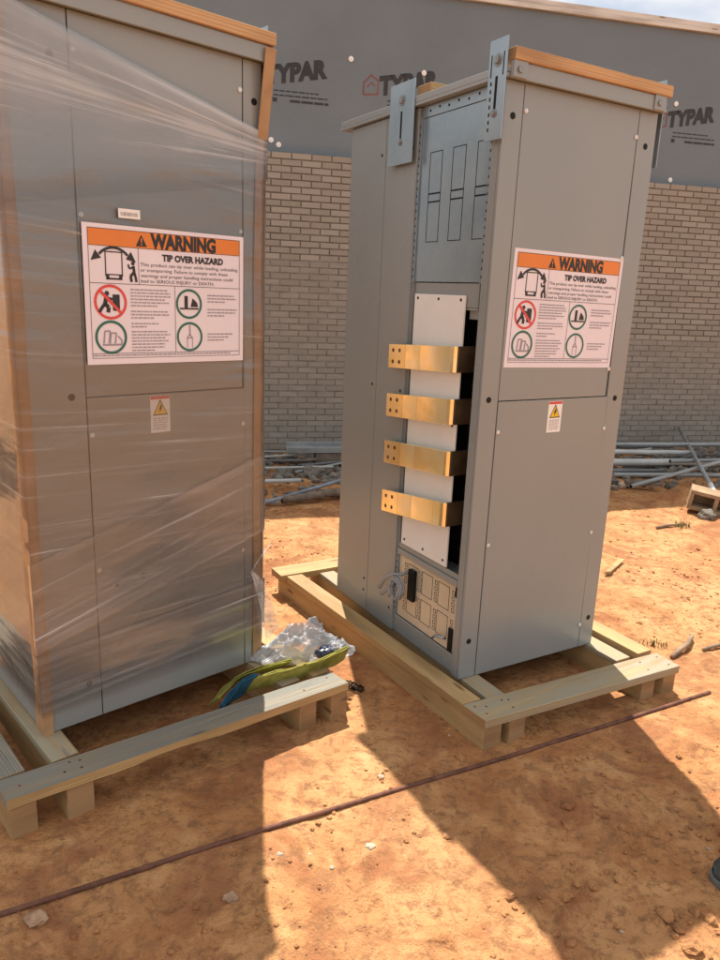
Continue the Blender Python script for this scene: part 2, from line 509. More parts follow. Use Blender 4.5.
_tc = {}
def text_shape(s, size, bold=0.0):
    """triangulated outline of a line of lettering, as (verts2d, faces, width)"""
    key = (s, size, bold)
    if key in _tc: return _tc[key]
    cu = bpy.data.curves.new('lettering', 'FONT')
    cu.body = s; cu.size = size; cu.offset = bold; cu.resolution_u = 3; cu.fill_mode = 'FRONT'
    ob = bpy.data.objects.new('lettering', cu)
    COL.objects.link(ob)
    dg = bpy.context.evaluated_depsgraph_get()
    me = ob.evaluated_get(dg).to_mesh()
    vs = [(v.co.x, v.co.y) for v in me.vertices]
    fs = [list(p.vertices) for p in me.polygons]
    ob.evaluated_get(dg).to_mesh_clear()
    bpy.data.objects.remove(ob); bpy.data.curves.remove(cu)
    w = (min(v[0] for v in vs), max(v[0] for v in vs))
    _tc[key] = (vs, fs, w)
    return _tc[key]

# ------------------------------------------------------------------ ground
CR = dict(x=0.43608, y=2.73875, yaw=0.530808, z=0.1153, W=0.762, D=1.055)     # right cabinet
CL = dict(x=-1.03193, y=2.20495, yaw=0.745593, z=0.1447, W=0.863, D=1.0)      # left cabinet
def loc_of(c, x, y):
    dx, dy = x - c['x'], y - c['y']
    return dx * cos(c['yaw']) + dy * sin(c['yaw']), -dx * sin(c['yaw']) + dy * cos(c['yaw'])
def world_of(c, u, v, z=0.0):
    return Vector((c['x'] + u * cos(c['yaw']) - v * sin(c['yaw']), c['y'] + u * sin(c['yaw']) + v * cos(c['yaw']), z))
WALL_YAW, WALL_D = 0.2350422, 7.51978
def wall_dist(x, y):          # metres in front of the brick face
    return -((y - WALL_D) * cos(WALL_YAW) - x * sin(WALL_YAW))
def smooth(a, b, t):
    t = max(0.0, min(1.0, (t - a) / (b - a))); return t * t * (3 - 2 * t)
ROD = [(-1.60, 1.228), (-0.911, 1.605), (-0.325, 1.925), (0.1, 2.142), (0.556, 2.376), (1.1, 2.667), (1.576, 2.925)]
def rod_dist(x, y):
    t = max(0, min(1, (x + 1.6) / 3.176)); return abs((y - (1.228 + t * 1.697)) * 0.88)
PRINTS = [(.05, 1.75, .3), (-.10, 2.05, .1), (.22, 1.62, .5), (1.55, 2.75, -.4), (1.75, 3.05, -.2), (1.95, 3.6, .2), (1.62, 3.75, .5), (.62, 1.75, -.5), (.95, 2.05, -.6), (-.55, 1.75, .8), (-.62, 1.48, .5), (-.15, 3.5, .1), (-.25, 4.2, -.2), (2.2, 4.2, .3), (1.35, 2.35, .2)]
def footprint(x, y):
    h = 0.0
    for px, py, a in PRINTS:
        dx, dy = x - px, y - py
        if abs(dx) > .26 or abs(dy) > .26: continue
        u = dx * cos(a) + dy * sin(a); v = -dx * sin(a) + dy * cos(a)
        for cu, cv, ru, rv in ((0, .05, .052, .095), (0, -.105, .040, .048)):
            d = math.hypot((u - cu) / ru, (v - cv) / rv)
            h += -.010 * smooth(1.08, .86, d) + .005 * math.exp(-((d - 1.22) / .16) ** 2)
            if d < 1: h += .0022 * sin(v * 330)
    return h
def ground_h(x, y):
    r2 = x * x + (y - 3) ** 2
    far = 1.0 / (1.0 + r2 / 400.0)
    p = Vector((x, y, 0))
    h = 0.030 * noise.noise(p * 0.9 + Vector((3, 1, 0)))
    rough = smooth(-0.2, 0.35, noise.noise(p * 1.3 + Vector((9, 4, 0))))
    h += 0.014 * noise.noise(p * 3.3) * (0.5 + rough)
    h += (0.005 + 0.006 * rough) * noise.noise(p * 8.0)
    h -= (0.004 + 0.005 * rough) * (abs(noise.noise(p * 15.0)) * 1.6 - 0.3)
    h += (0.0026 + 0.005 * rough) * noise.noise(p * 27.0 + Vector((0, 5, 0)))
    h += (0.0022 + 0.004 * rough) * noise.noise(p * 55.0)
    h += footprint(x, y)
    m = 1.0
    for c, (u0, u1, v0, v1) in ((CR, (-0.22, 0.97, -0.36, 1.46)), (CL, (-0.23, 1.06, -0.42, 1.4))):
        u, v = loc_of(c, x, y)
        du = max(u0 - u, 0, u - u1); dv = max(v0 - v, 0, v - v1)
        m = min(m, smooth(0.0, 0.35, math.hypot(du, dv)))
    h = h * (0.30 + 0.70 * m) - 0.004 * (1 - m)
    k = smooth(0.03, 0.25, rod_dist(x, y)) if -1.8 < x < 1.8 else 1.0
    h = h * (0.35 + 0.65 * k) - 0.003 * (1 - k)
    wd = wall_dist(x, y)
    if -0.3 < wd < 2.4:
        pile = smooth(1.9, 0.6, wd) if wd > 0.6 else 1.0
        h += pile * (0.035 + 0.05 * noise.noise(p * 1.7 + Vector((0, 7, 0))) + 0.018 * noise.noise(p * 7))
    d = math.hypot(x - 2.80, y - 6.15)          # little spoil heap behind the block
    h += 0.13 * math.exp(-(d / 0.16) ** 2)
    return h * far
def axis(lo, hi, fine, a, b, growth=1.16):
    xs = []; x = a
    while x <= b:
        xs.append(x); x += fine
    s = fine; x = a; left = []
    while x > lo:
        s *= growth; x -= s; left.append(x)
    s = fine; x = xs[-1]; right = []
    while x < hi:
        s *= growth; x += s; right.append(x)
    return left[::-1] + xs + right
gx = axis(-150, 150, 0.0125, -1.35, 1.95)
gy = axis(-150, 200, 0.0115, 1.42, 3.5, 1.022)
gv = [(x, y, ground_h(x, y)) for y in gy for x in gx]
nx = len(gx)
gf = [(j * nx + i, j * nx + i + 1, (j + 1) * nx + i + 1, (j + 1) * nx + i) for j in range(len(gy) - 1) for i in range(nx - 1)]
gm = bpy.data.meshes.new('ground'); gm.from_pydata(gv, [], gf); gm.materials.append(M['sand'])
gm.polygons.foreach_set('use_smooth', [True] * len(gf))
ground = bpy.data.objects.new('ground', gm); COL.objects.link(ground)
tag(ground, kind='structure')

# ------------------------------------------------------------------ building wall
wall = empty('brick_wall', (0, WALL_D, 0), WALL_YAW, 'unfinished building wall with brown brick below and dark grey house wrap above', 'wall')
T0, T1, COURSE, BLEN = -6.0, 9.0, 0.05975, 0.190
b = MB(); tint = []; smear = []
nc = 48
for k in range(-2, nc):
    z0 = k * COURSE; x = T0 + (0.5 if k % 2 else 0) * BLEN
    while x < T1:
        j = rnd.uniform(-.002, .002); dz = rnd.uniform(-.0012, .0012)
        o = len(b.v)
        b.box(x + .006, x + BLEN - .006, j, .08, z0 + .0058 + dz, z0 + COURSE - .0058 + dz)
        tn = rnd.random()
        xc = x
        lim = 1.93 if xc < 0.7 else (1.60 if xc < 2.0 else 1.26)
        sm = 1.0 if z0 + COURSE * .5 < lim else rnd.uniform(0, .12)
        tint += [tn] * 8; smear += [sm] * 8
        x += BLEN
b.attr = {'tint': tint, 'smear': smear}
b.build('brick_veneer', M['brick'], wall)
b = MB(); b.box(T0, T1, .009, .095, -.3, nc * COURSE - .002); b.build('mortar_bed', M['mortar'], wall)
b = MB(); b.box(T0, .69, .0035, .0085, -.3, 1.935); b.box(.70, 1.99, .0035, .0085, -.3, 1.60); b.box(2.0, T1, .0035, .0085, -.3, 1.265); b.build('flush_joint', M['mortar_pale'], wall)
b = MB(); b.box(T0, T1, .10, .25, -.3, 4.325); b.build('house_wrap', M['wrap'], wall)
b = MB(); b.box(T0, T1, .065, .26, 4.328, 4.368, 0, 1); b.box(T0, T1, .072, .255, 4.370, 4.418, 0, 1)
b.build('top_plate', [M['plate_wood'], M['end']], wall, .003)
def cap_mesh():
    m = MB(); m.disc((0, .099, 0), (0, -1, 0), .024, .006, 18); m.disc((0, .094, 0), (0, -1, 0), .008, .006, 10)
    return m
cap0 = None
for (t, z) in [(-.224, 3.726), (.487, 3.677), (-.954, 3.686), (-.956, 2.976), (-.885, 2.940), (3.217, 3.651), (3.266, 2.919), (-1.75, 3.75), (4.1, 3.55), (4.3, 2.93)]:
    if cap0 is None:
        cap0 = cap_mesh().build('cap_nail', M['pipe_white'], wall, .002); me = cap0.data
        cap0.location = (t, 0, z)
    else:
        o = cap0.copy(); COL.objects.link(o); o.parent = wall; o.location = (t, 0, z)
def wrap_logo(t, zb, w, hgt):
    Y = .0975
    m = MB()
    vs, fs, (a, e) = text_shape('TYPAR', 1.0, .062)
    sx = w / (e - a); sy = hgt / 0.70
    m.add([(t + (x - a) * sx, Y, zb + y * sy + (x - a) * sx * .185) for x, y in vs], fs)
    r = random.Random(3)
    def line(x0, x1, z, h, words):
        x = x0
        while x < x1:
            l = min(r.uniform(*words), x1 - x)
            m.box(x, x + l, Y, Y + .002, z - h / 2, z + h / 2); x += l + .010
    line(t + .085, t + .50, zb - .045, .010, (.03, .07))
    line(t + .085, t + .585, zb - .082, .011, (.03, .08))
    line(t + .235, t + .595, zb - .124, .020, (.05, .12))
    m.box(t + .075, t + .115, Y, Y + .002, zb - .14, zb - .105)
    lo = m.build('printed_lettering', M['wrap_ink'], wall)
    ic = MB()
    xo = t - .150
    P = [(0, .0), (0, .10), (.07, .165), (.14, .115), (.14, .0)]
    pts = [(xo + x, zb - .01 + z + x * .1) for x, z in P] + [(xo, zb - .01)]
    for i in range(len(pts) - 1):
        (x0, z0), (x1, z1) = pts[i], pts[i + 1]
        d = Vector((x1 - x0, z1 - z0)).normalized() * .007; n = Vector((-d.y, d.x))
        ic.hexa([(x0 - n.x, Y, z0 - n.y), (x1 - n.x, Y, z1 - n.y), (x1 - n.x, Y + .002, z1 - n.y), (x0 - n.x, Y + .002, z0 - n.y),
                 (x0 + n.x, Y, z0 + n.y), (x1 + n.x, Y, z1 + n.y), (x1 + n.x, Y + .002, z1 + n.y), (x0 + n.x, Y + .002, z0 + n.y)])
    q = [(xo + .035, zb + .055), (xo + .075, zb + .10), (xo + .11, zb + .075)]
    for i in range(2):
        (x0, z0), (x1, z1) = q[i], q[i + 1]
        d = Vector((x1 - x0, z1 - z0)).normalized() * .006; n = Vector((-d.y, d.x))
        ic.hexa([(x0 - n.x, Y + .0005, z0 - n.y), (x1 - n.x, Y + .0005, z1 - n.y), (x1 - n.x, Y + .002, z1 - n.y), (x0 - n.x, Y + .002, z0 - n.y),
                 (x0 + n.x, Y + .0005, z0 + n.y), (x1 + n.x, Y + .0005, z1 + n.y), (x1 + n.x, Y + .002, z1 + n.y), (x0 + n.x, Y + .002, z0 + n.y)])
    ic.build('printed_house', M['wrap_red'], wall)
wrap_logo(-1.020, 3.445, .58, .142)
wrap_logo(.055, 3.450, .58, .150)
wrap_logo(3.140, 3.425, .555, .138)
wrap_logo(-2.35, 3.43, .58, .142)

# ------------------------------------------------------------------ warning sign
def warning_sign(parent, cx, cz, w, h, rot, y):
    ca, sa = cos(rot), sin(rot)
    def P(x, t, lift=0.0):           # x,t in 0..1 from the top left corner
        X = (x - .5) * w; Z = (.5 - t) * h
        return (cx + X * ca - Z * sa, y - lift, cz + X * sa + Z * ca)
    m = MB()
    m.hexa([P(0, 1), P(1, 1), P(1, 1, -.0008), P(0, 1, -.0008), P(0, 0), P(1, 0), P(1, 0, -.0008), P(0, 0, -.0008)])
    sign = m.build('warning_sign', M['paper'], parent)
    def rect(mb, x0, x1, t0, t1, lift):
        mb.poly([P(x0, t1, lift), P(x1, t1, lift), P(x1, t0, lift), P(x0, t0, lift)])
    m = MB(); rect(m, .028, .972, .030, .148, .0006); m.build('orange_band', M['orange'], sign)
    k = w / .575
    ink = MB()
    def txt(mb, s, x, t, size, bold=0.0, width=None, lift=.0012):
        vs, fs, (a, e) = text_shape(s, size, bold)
        sx = (width * w / (e - a)) if width else k
        base = [( x + (vx - a) * sx / w, t - vy * k / h) for vx, vy in vs]
        mb.add([P(px, pt, lift) for px, pt in base], fs)
    txt(ink, 'WARNING', .385, .139, .060, .0034, .42)
    txt(ink, 'TIP OVER HAZARD', .455, .230, .0280, .0014, .40)
    ink.build('bold_lettering', M['ink'], sign)
    body = MB()
    for i, (s, wd) in enumerate([('This product can tip over while loading, unloading', .635), ('or transporting. Failure to comply with these', .565), ('warnings and proper handling instructions could', .60), ('lead to SERIOUS INJURY or DEATH.', .47)]):
        txt(body, s, .322, .276 + i * .040, .0150, .0, wd)
    body.build('hazard_lettering', M['ink_mid'], sign)
    # frame lines and triangle
    ln = MB()
    lw = .0035
    for (x0, x1, t0, t1) in [(.028, .972, .148, .148 + lw), (.028, .972, .410, .410 + lw), (.028, .028 + lw * .7, .03, .955), (.972 - lw * .7, .972, .03, .955), (.310, .310 + lw * .7, .148, .41),
                             (.530, .530 + lw * .7, .41, .918), (.028, .972, .918, .918 + lw), (.028, .972, .952, .955), (.028, .972, .030, .030 + lw)]:
        rect(ln, x0, x1, t0, t1, .0014)
    ln.build('frame_line', M['ink'], sign)
    tr = MB()
    tr.poly([P(.298, .137, .0012), P(.365, .137, .0012), P(.3315, .052, .0012)])
    tr.build('alert_triangle', M['ink'], sign)
    ex = MB(); rect(ex, .328, .335, .078, .108, .0018); rect(ex, .328, .335, .116, .127, .0018); ex.build('exclamation_mark', M['orange'], sign)
    # tip-over pictogram
    pg = MB()
    for (x0, x1, t0, t1) in [(.118, .124, .185, .36), (.212, .218, .185, .36), (.118, .218, .185, .193), (.118, .218, .345, .353), (.122, .140, .353, .385), (.196, .214, .353, .385), (.122, .214, .372, .385)]:
        rect(pg, x0, x1, t0, t1, .0014)
    def arc(cx_, ct, r0, r1, a0, a1, n=10, lift=.0014, mb=pg):
        asp = w / h
        for i in range(n):
            b0 = a0 + (a1 - a0) * i / n; b1 = a0 + (a1 - a0) * (i + 1) / n
            mb.poly([P(cx_ + r0 * cos(b0), ct - r0 * sin(b0) * asp, lift), P(cx_ + r1 * cos(b0), ct - r1 * sin(b0) * asp, lift), P(cx_ + r1 * cos(b1), ct - r1 * sin(b1) * asp, lift), P(cx_ + r0 * cos(b1), ct - r0 * sin(b1) * asp, lift)])
    arc(.168, .30, .098, .112, radians(40), radians(140))
    pg.poly([P(.040, .255, .0014), P(.098, .235, .0014), P(.066, .180, .0014)])
    pg.poly([P(.296, .255, .0014), P(.238, .235, .0014), P(.268, .180, .0014)])
    def blob(x, t, r, mb, n=12, lift=.0014):
        asp = w / h
        mb.poly([P(x + r * cos(2 * pi * i / n), t - r * asp * sin(2 * pi * i / n), lift) for i in range(n)])
    def limb(mb, pts, th, lift=.0014):
        asp = w / h
        for (x0, t0), (x1, t1) in zip(pts, pts[1:]):
            d = Vector(((x1 - x0), (t1 - t0) / asp)); d = d.normalized() if d.length else Vector((1, 0))
            n = Vector((-d.y, d.x)) * th
            mb.poly([P(x0 - n.x, t0 - n.y * asp, lift), P(x1 - n.x, t1 - n.y * asp, lift), P(x1 + n.x, t1 + n.y * asp, lift), P(x0 + n.x, t0 + n.y * asp, lift)])
    blob(.278, .262, .0105, pg)
    limb(pg, [(.280, .280), (.284, .325), (.262, .355), (.268, .395)], .008)
    limb(pg, [(.284, .325), (.292, .36), (.296, .395)], .007)
    limb(pg, [(.280, .290), (.256, .300), (.250, .270)], .005)
    pg.build('tipping_pictogram', M['ink'], sign)
    # four round pictograms
    for i, (x, t, r, mt) in enumerate([(.142, .545, .094, 'red'), (.138, .800, .092, 'green'), (.622, .545, .086, 'green'), (.624, .800, .086, 'green')]):
        rg = MB(); arc(x, t, r * .84, r, 0, 2 * pi, 32, .0012, rg)
        if mt == 'red':
            limb(rg, [(x - r * .62, t - r * .62 * w / h), (x + r * .62, t + r * .62 * w / h)], .008, .0020)
        rg.build('ring', M[mt], sign)
        g = MB()
        if i == 0:
            rect(g, x + .012, x + .052, t - .055, t + .062, .0014)
            blob(x - .020, t - .062, .013, g); limb(g, [(x - .022, t - .045), (x - .032, t + .012), (x - .012, t + .038), (x - .016, t + .075)], .011)
            limb(g, [(x - .032, t + .012), (x - .052, t + .045), (x - .066, t + .075)], .009); limb(g, [(x - .022, t - .03), (x + .012, t - .020)], .007)
        elif i == 1:
            for q in [(-.035, -.045, .006, .020), (.000, -.03, .04, .03)]:
                limb(g, [(x + q[0], t + q[1]), (x + q[0] - .008, t + .045)], .004)
                limb(g, [(x + q[0] + .03, t + q[1]), (x + q[0] + .022, t + .045)], .004)
                limb(g, [(x + q[0], t + q[1]), (x + q[0] + .03, t + q[1])], .004)
            limb(g, [(x - .05, t + .055), (x + .06, t + .055)], .005); limb(g, [(x + .038, t - .01), (x + .06, t + .02), (x + .06, t + .055)], .004)
        elif i == 2:
            rect(g, x - .030, x - .008, t - .062, t + .030, .0014); rect(g, x - .060, x + .062, t + .030, t + .042, .0014)
            g.poly([P(x + .010, t + .022, .0014), P(x + .060, t + .022, .0014), P(x + .052, t - .012, .0014), P(x + .024, t - .045, .0014)])
        else:
            limb(g, [(x, t - .09), (x + .002, t - .01)], .004); rect(g, x - .018, x - .014, t + .005, t + .085, .0014); rect(g, x + .016, x + .020, t + .005, t + .085, .0014); rect(g, x - .018, x + .02, t + .005, t + .013, .0014)
            limb(g, [(x - .018, t + .01), (x, t - .02), (x + .018, t + .01)], .003)
        g.build('pictogram', M['ink'] if i in (0, 2) else M['ink_soft'], sign)
    # illegible fine print: rows of short dashes
    r = random.Random(11)
    def para(x0, x1, t0, rows, pitch, ragged=.05):
        fp = MB()
        for j in range(rows):
            x = x0; e = x1 - r.uniform(0, ragged) - (.06 if j == rows - 1 else 0)
            while x < e - .004:
                l = min(r.uniform(.010, .030), e - x); rect(fp, x, x + l, t0 + j * pitch, t0 + j * pitch + .009, .0012); x += l + .0045
        fp.build('fine_print', M['ink_soft'], sign)
    para(.258, .505, .445, 6, .0235); para(.258, .50, .605, 3, .0235)
    para(.258, .44, .695, 2, .0235); para(.258, .505, .755, 7, .0235)
    para(.745, .965, .470, 3, .0245); para(.745, .955, .580, 3, .0245); para(.745, .945, .775, 3, .0245)
    para(.035, .965, .930, 1, .02, .0)
    return sign

def hazard_label(parent, cx, cz, w, h, y):
    def P(x, t, lift=0.0):
        return (cx + (x - .5) * w, y - lift, cz + (.5 - t) * h)
    m = MB(); m.hexa([P(0, 1), P(1, 1), P(1, 1, -.0008), P(0, 1, -.0008), P(0, 0), P(1, 0), P(1, 0, -.0008), P(0, 0, -.0008)])
    lb = m.build('voltage_label', M['paper_white'], parent)
    m = MB(); m.poly([P(.02, .09, .0006), P(.98, .09, .0006), P(.98, .01, .0006), P(.02, .01, .0006)]); m.build('red_strip', M['red'], lb)
    m = MB(); m.poly([P(.16, .50, .0006), P(.84, .50, .0006), P(.5, .12, .0006)]); m.build('hazard_triangle', M['yellow'], lb)
    m = MB()
    for a, c_, e in [((.16, .50), (.84, .50), (.84, .53)), ]:
        m.poly([P(.12, .53, .0009), P(.88, .53, .0009), P(.84, .50, .0009), P(.16, .50, .0009)])
    m.poly([P(.12, .53, .0009), P(.18, .50, .0009), P(.5, .145, .0009), P(.5, .09, .0009)])
    m.poly([P(.88, .53, .0009), P(.5, .09, .0009), P(.5, .145, .0009), P(.82, .50, .0009)])
    m.poly([P(.55, .22, .0012), P(.42, .36, .0012), P(.50, .36, .0012), P(.60, .30, .0012)])
    m.poly([P(.56, .33, .0012), P(.47, .35, .0012), P(.44, .47, .0012), P(.58, .34, .0012)])
    m.build('bolt_symbol', M['ink'], lb)
    m = MB(); r = random.Random(5)
    for j in range(6):
        x = .14
        while x < .80:
            l = r.uniform(.08, .2); l = min(l, .86 - x); t = .60 + j * .058
            m.poly([P(x, t + .022, .0006), P(x + l, t + .022, .0006), P(x + l, t, .0006), P(x, t, .0006)]); x += l + .04
    m.build('fine_print', M['ink_soft'], lb)

# ------------------------------------------------------------------ cabinets
PY = -.004                      # front plane of the skin panels
def front_panel(name, root, x0, x1, z0, z1):
    m = MB(); m.box(x0, x1, PY, .010, z0, z1)
    return m.build(name, M['paint'], root, .0018)
scr_me = [None]; hole_me = [None]
def screw(parent, x, z, y=PY):
    if scr_me[0] is None:
        m = MB(); m.disc((0, 0, 0), (0, -1, 0), .0085, .004, 14); m.disc((0, -.003, 0), (0, -1, 0), .005, .003, 8)
        o = m.build('screw', M['screw'], parent, .0012); scr_me[0] = o
    else:
        o = scr_me[0].copy(); COL.objects.link(o); o.parent = parent
    o.location = (x, y, z)
def plug(parent, x, z, y=PY, r=1.0):
    if hole_me[0] is None:
        m = MB(); m.disc((0, 0, 0), (0, -1, 0), .0115, .0012, 16)
        o = m.build('hole_plug', M['black'], parent, 0); hole_me[0] = o
    else:
        o = hole_me[0].copy(); COL.objects.link(o); o.parent = parent
    o.location = (x, y, z); o.scale = (r, 1, r)

def roof_parts(root, W, D, H, left, right):
    m = MB(); m.box(-.022, W + .022, -.024, D + .075, H, H + .012); m.box(-.022, -.012, -.02, D + .07, H + .012, H + .036); m.box(W + .012, W + .022, -.02, D + .07, H + .012, H + .036); m.box(-.01, W + .01, D + .06, D + .07, H + .012, H + .036)
    m.build('roof_cap', M['paint'], root, .002)
    m = MB(); m.box(-.004, W + .004, -.034, -.0245, H - .004, H + .048); m.box(-.004, W + .004, -.024, .02, H + .0125, H + .020)
    m.build('roof_rail', M['paint'], root, .002)
    for x in (left, right):
        if x is None: continue
        m = MB(); m.box(x - .030, x + .030, -.040, -.0345, H - .002, H + .050)
        o = m.build('rail_bracket', M['paint'], root, .0015)
        s = MB(); s.disc((x - .004, -.040, H + .022), (0, -1, 0), .0115, .007, 6); s.build('bolt', M['bolt'], o, .001)

def lifting_bracket(root, x, v0, v1, z0, z1, side=-1, slots=True):
    """galvanised plate bolted flat against a side face (x = plane of the face)"""
    t = .004
    xa, xb = (x - t, x) if side < 0 else (x, x + t)
    m = MB(); m.box(xa, xb, v0, v1, z0, z1)
    o = m.build('lifting_bracket', M['galv'], root, .001)
    xs = xa - .0006 if side < 0 else xb + .0006
    vc = (v0 + v1) / 2
    s = MB()
    def slot(va, vb, za, zb):
        s.box(min(xs, xs - side * .001), max(xs, xs - side * .001), va, vb, za, zb)
    slot(vc - .006, vc + .006, z0 + .095, z0 + .20)
    if slots:
        slot(vc - .034, vc - .029, z1 - .115, z1 - .045); slot(vc + .029, vc + .034, z1 - .115, z1 - .045)
        for k in range(7):
            slot(v1 - .022, v1 - .015, z0 + .03 + k * .024, z0 + .042 + k * .024)
    s.build('slot', M['dark'], o)
    for (vv, zz, r) in ((vc, z1 - .065, .014), (vc, z0 + .085, .009)):
        k = MB(); k.disc((xs, vv, zz), (side, 0, 0), r, .008, 6); k.disc((xs, vv, zz), (side, 0, 0), r * 1.5, .002, 16)
        k.build('bolt', M['bolt'], o, .001)
    return o

H = 2.245
# ---- right cabinet -------------------------------------------------
W, D = CR['W'], CR['D']
R = empty('electrical_cabinet', (CR['x'], CR['y'], CR['z']), CR['yaw'], 'unwrapped grey electrical cabinet with an open side showing four gold busbars', 'cabinet', 'tall grey electrical cabinets on pallets')
m = MB()
m.box(.006, W - .004, .515, D - .004, .002, H - .002, 0)                 # rear bay
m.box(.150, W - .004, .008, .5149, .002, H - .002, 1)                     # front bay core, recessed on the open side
m.box(.004, .046, .0085, .048, .002, H - .002, 0)                         # front left corner post
m.box(.0465, .149, .0085, .30, .002, .012, 0)
m.box(.012, .149, .0485, .5148, H - .035, H - .003, 2)                    # top rail of the opening
m.box(.008, .149, .500, .5147, .002, H - .036, 0)                         # rear jamb of the opening
m.build('cabinet_frame', [M['paint'], M['dark'], M['galv']], R, .0015)
m = MB(); m.box(.0465, W - .006, .0052, .0078, .004, H - .004); m.build('seam_backing', M['gap'], R)
cp = front_panel('corner_panel', R, -.001, .0815, .001, H - .002)
up_ = front_panel('upper_panel', R, .0845, .6600, 1.1505, H - .002)
lo_ = front_panel('lower_panel', R, .0865, .6780, .001, 1.1470)
# right strip leans with the measured seam
m = MB(); m.hexa([(.681, PY, .001), (W + .001, PY, .001), (W + .001, .010, .001), (.681, .010, .001), (.663, PY, H - .002), (W + .001, PY, H - .002), (W + .001, .010, H - .002), (.663, .010, H - .002)])
rp_ = m.build('corner_panel', M['paint'], R, .0018)
for x, z, p in [(.095, 2.157, up_), (.653, 2.144, up_), (.655, 1.70, up_), (.658, 1.262, up_), (.672, 1.013, lo_), (.672, .551, lo_), (.672, .112, lo_), (.094, .573, lo_), (.094, 1.03, lo_)]:
    screw(p, x, z)
for x, z, p in [(.039, 2.134, cp), (.712, 2.118, rp_), (.037, 1.156, cp), (.718, 1.139, rp_), (.724, .137, rp_), (.037, .166, cp)]:
    plug(p, x, z)
for z in (1.155, .56, .17):
    pass
warning_sign(R, .381, 1.487, .567, .430, -.016, PY - .001)
hazard_label(R, .382, 1.076, .074, .125, PY - .001)
# side skin of rear bay: two panels with a seam
for (v0, v1) in ((.512, .7465), (.7495, D - .002)):
    m = MB(); m.box(-.003, .010, v0, v1, .001, H - .003)
    sp = m.build('side_panel', M['paint'], R, .0018)
    for z in (.10, .16, 1.12, 2.10):
        k = MB(); k.disc((-.003, v0 + .03, z), (-1, 0, 0), .006, .0015, 10); k.build('rivet', M['black'], sp)
m = MB(); m.box(W - .010, W + .002, .012, D - .002, .001, H - .003); m.build('side_panel', M['paint'], R, .0018)
m = MB(); m.box(.004, W - .004, D - .0035, D + .004, .001, H - .003); m.build('back_panel', M['paint'], R, .0018)
# side leaf of corner post
m = MB(); m.box(-.003, .0035, .0105, .046, .001, H - .003); m.build('post_side', M['paint'], R, .0012)
# galvanised knock-out plate at the top of the opening
m = MB(); m.box(.012, .020, .068, .498, 1.580, 2.200)
kp = m.build('knockout_plate', M['galv'], R, .001)
def groove_rect(parent, xs, v0, v1, z0, z1, th=.0028, mat='dark', name='knockout'):
    g = MB()
    for (a, b_, c_, d_) in [(v0, v1, z0, z0 + th), (v0, v1, z1 - th, z1), (v0, v0 + th, z0, z1), (v1 - th, v1, z0, z1)]:
        g.box(xs, xs + .001, a, b_, c_, d_)
    return g.build(name, M[mat], parent)
for (v0, v1) in ((.354, .437), (.207, .288), (.070, .140)):
    groove_rect(kp, .0113, v0, v1, 1.916, 2.070)
    groove_rect(kp, .0113, v0, v1, 1.733, 1.885)
    groove_rect(kp, .0111, v0, v1, 1.885, 1.916)
m = MB(); m.box(.010, .016, .05, .498, 2.202, 2.243)
tr_ = m.build('top_strip', M['galv'], R, .001)
for i in range(7):
    k = MB(); k.disc((.010, .09 + .06 * i, 2.222 + .006 * (i % 2)), (-1, 0, 0), .005, .001, 8); k.build('hole', M['dark'], tr_)
# perforated mounting strips either side of the plate
for (v0, v1, z0, z1) in ((.4985, .511, 1.575, 2.20), (.049, .064, 1.575, 2.20), (.4985, .511, .09, .385)):
    m = MB(); m.box(.004, .0105, v0, v1, z0, z1, 0)
    vc = (v0 + v1) / 2
    z = z0 + .02
    while z < z1 - .01:
        m.box(.0034, .0042, vc - .0026, vc + .0026, z, z + .009, 1); z += .0285
    m.build('perforated_strip', [M['galv'], M['dark']], R)
m = MB(); m.box(.016, .022, .075, .497, 1.488, 1.577); m.box(.0165, .149, .075, .49, 1.478, 1.487); m.build('cross_channel', M['paint'], R, .002)
m = MB(); m.box(.03, .036, .05, .14, 1.445, 1.487); m.build('cross_channel', M['paint'], R, .002)
# white insulating plates
for (z0, z1, hz) in ((1.052, 1.532, 1.515), (.440, 1.049, 1.03)):
    m = MB(); m.box(.004, .0125, .142, .480, z0, z1)
    wp = m.build('insulating_plate', M['white_plate'], R, .0012)
    for v in (.165, .31, .455):
        k = MB(); k.disc((.004, v, hz), (-1, 0, 0), .006, .0012, 10); k.build('hole', M['dark'], wp)
    if z0 < 1:
        for v in (.165, .31, .455):
            k = MB(); k.disc((.004, v, .465), (-1, 0, 0), .006, .0012, 10); k.build('hole', M['dark'], wp)
# black inner bus supports just visible in the slot
m = MB()
for i in range(11):
    m.box(.060, .149, .055, .135, .50 + i * .085, .53 + i * .085)
m.build('bus_support', M['black'], R, .003)
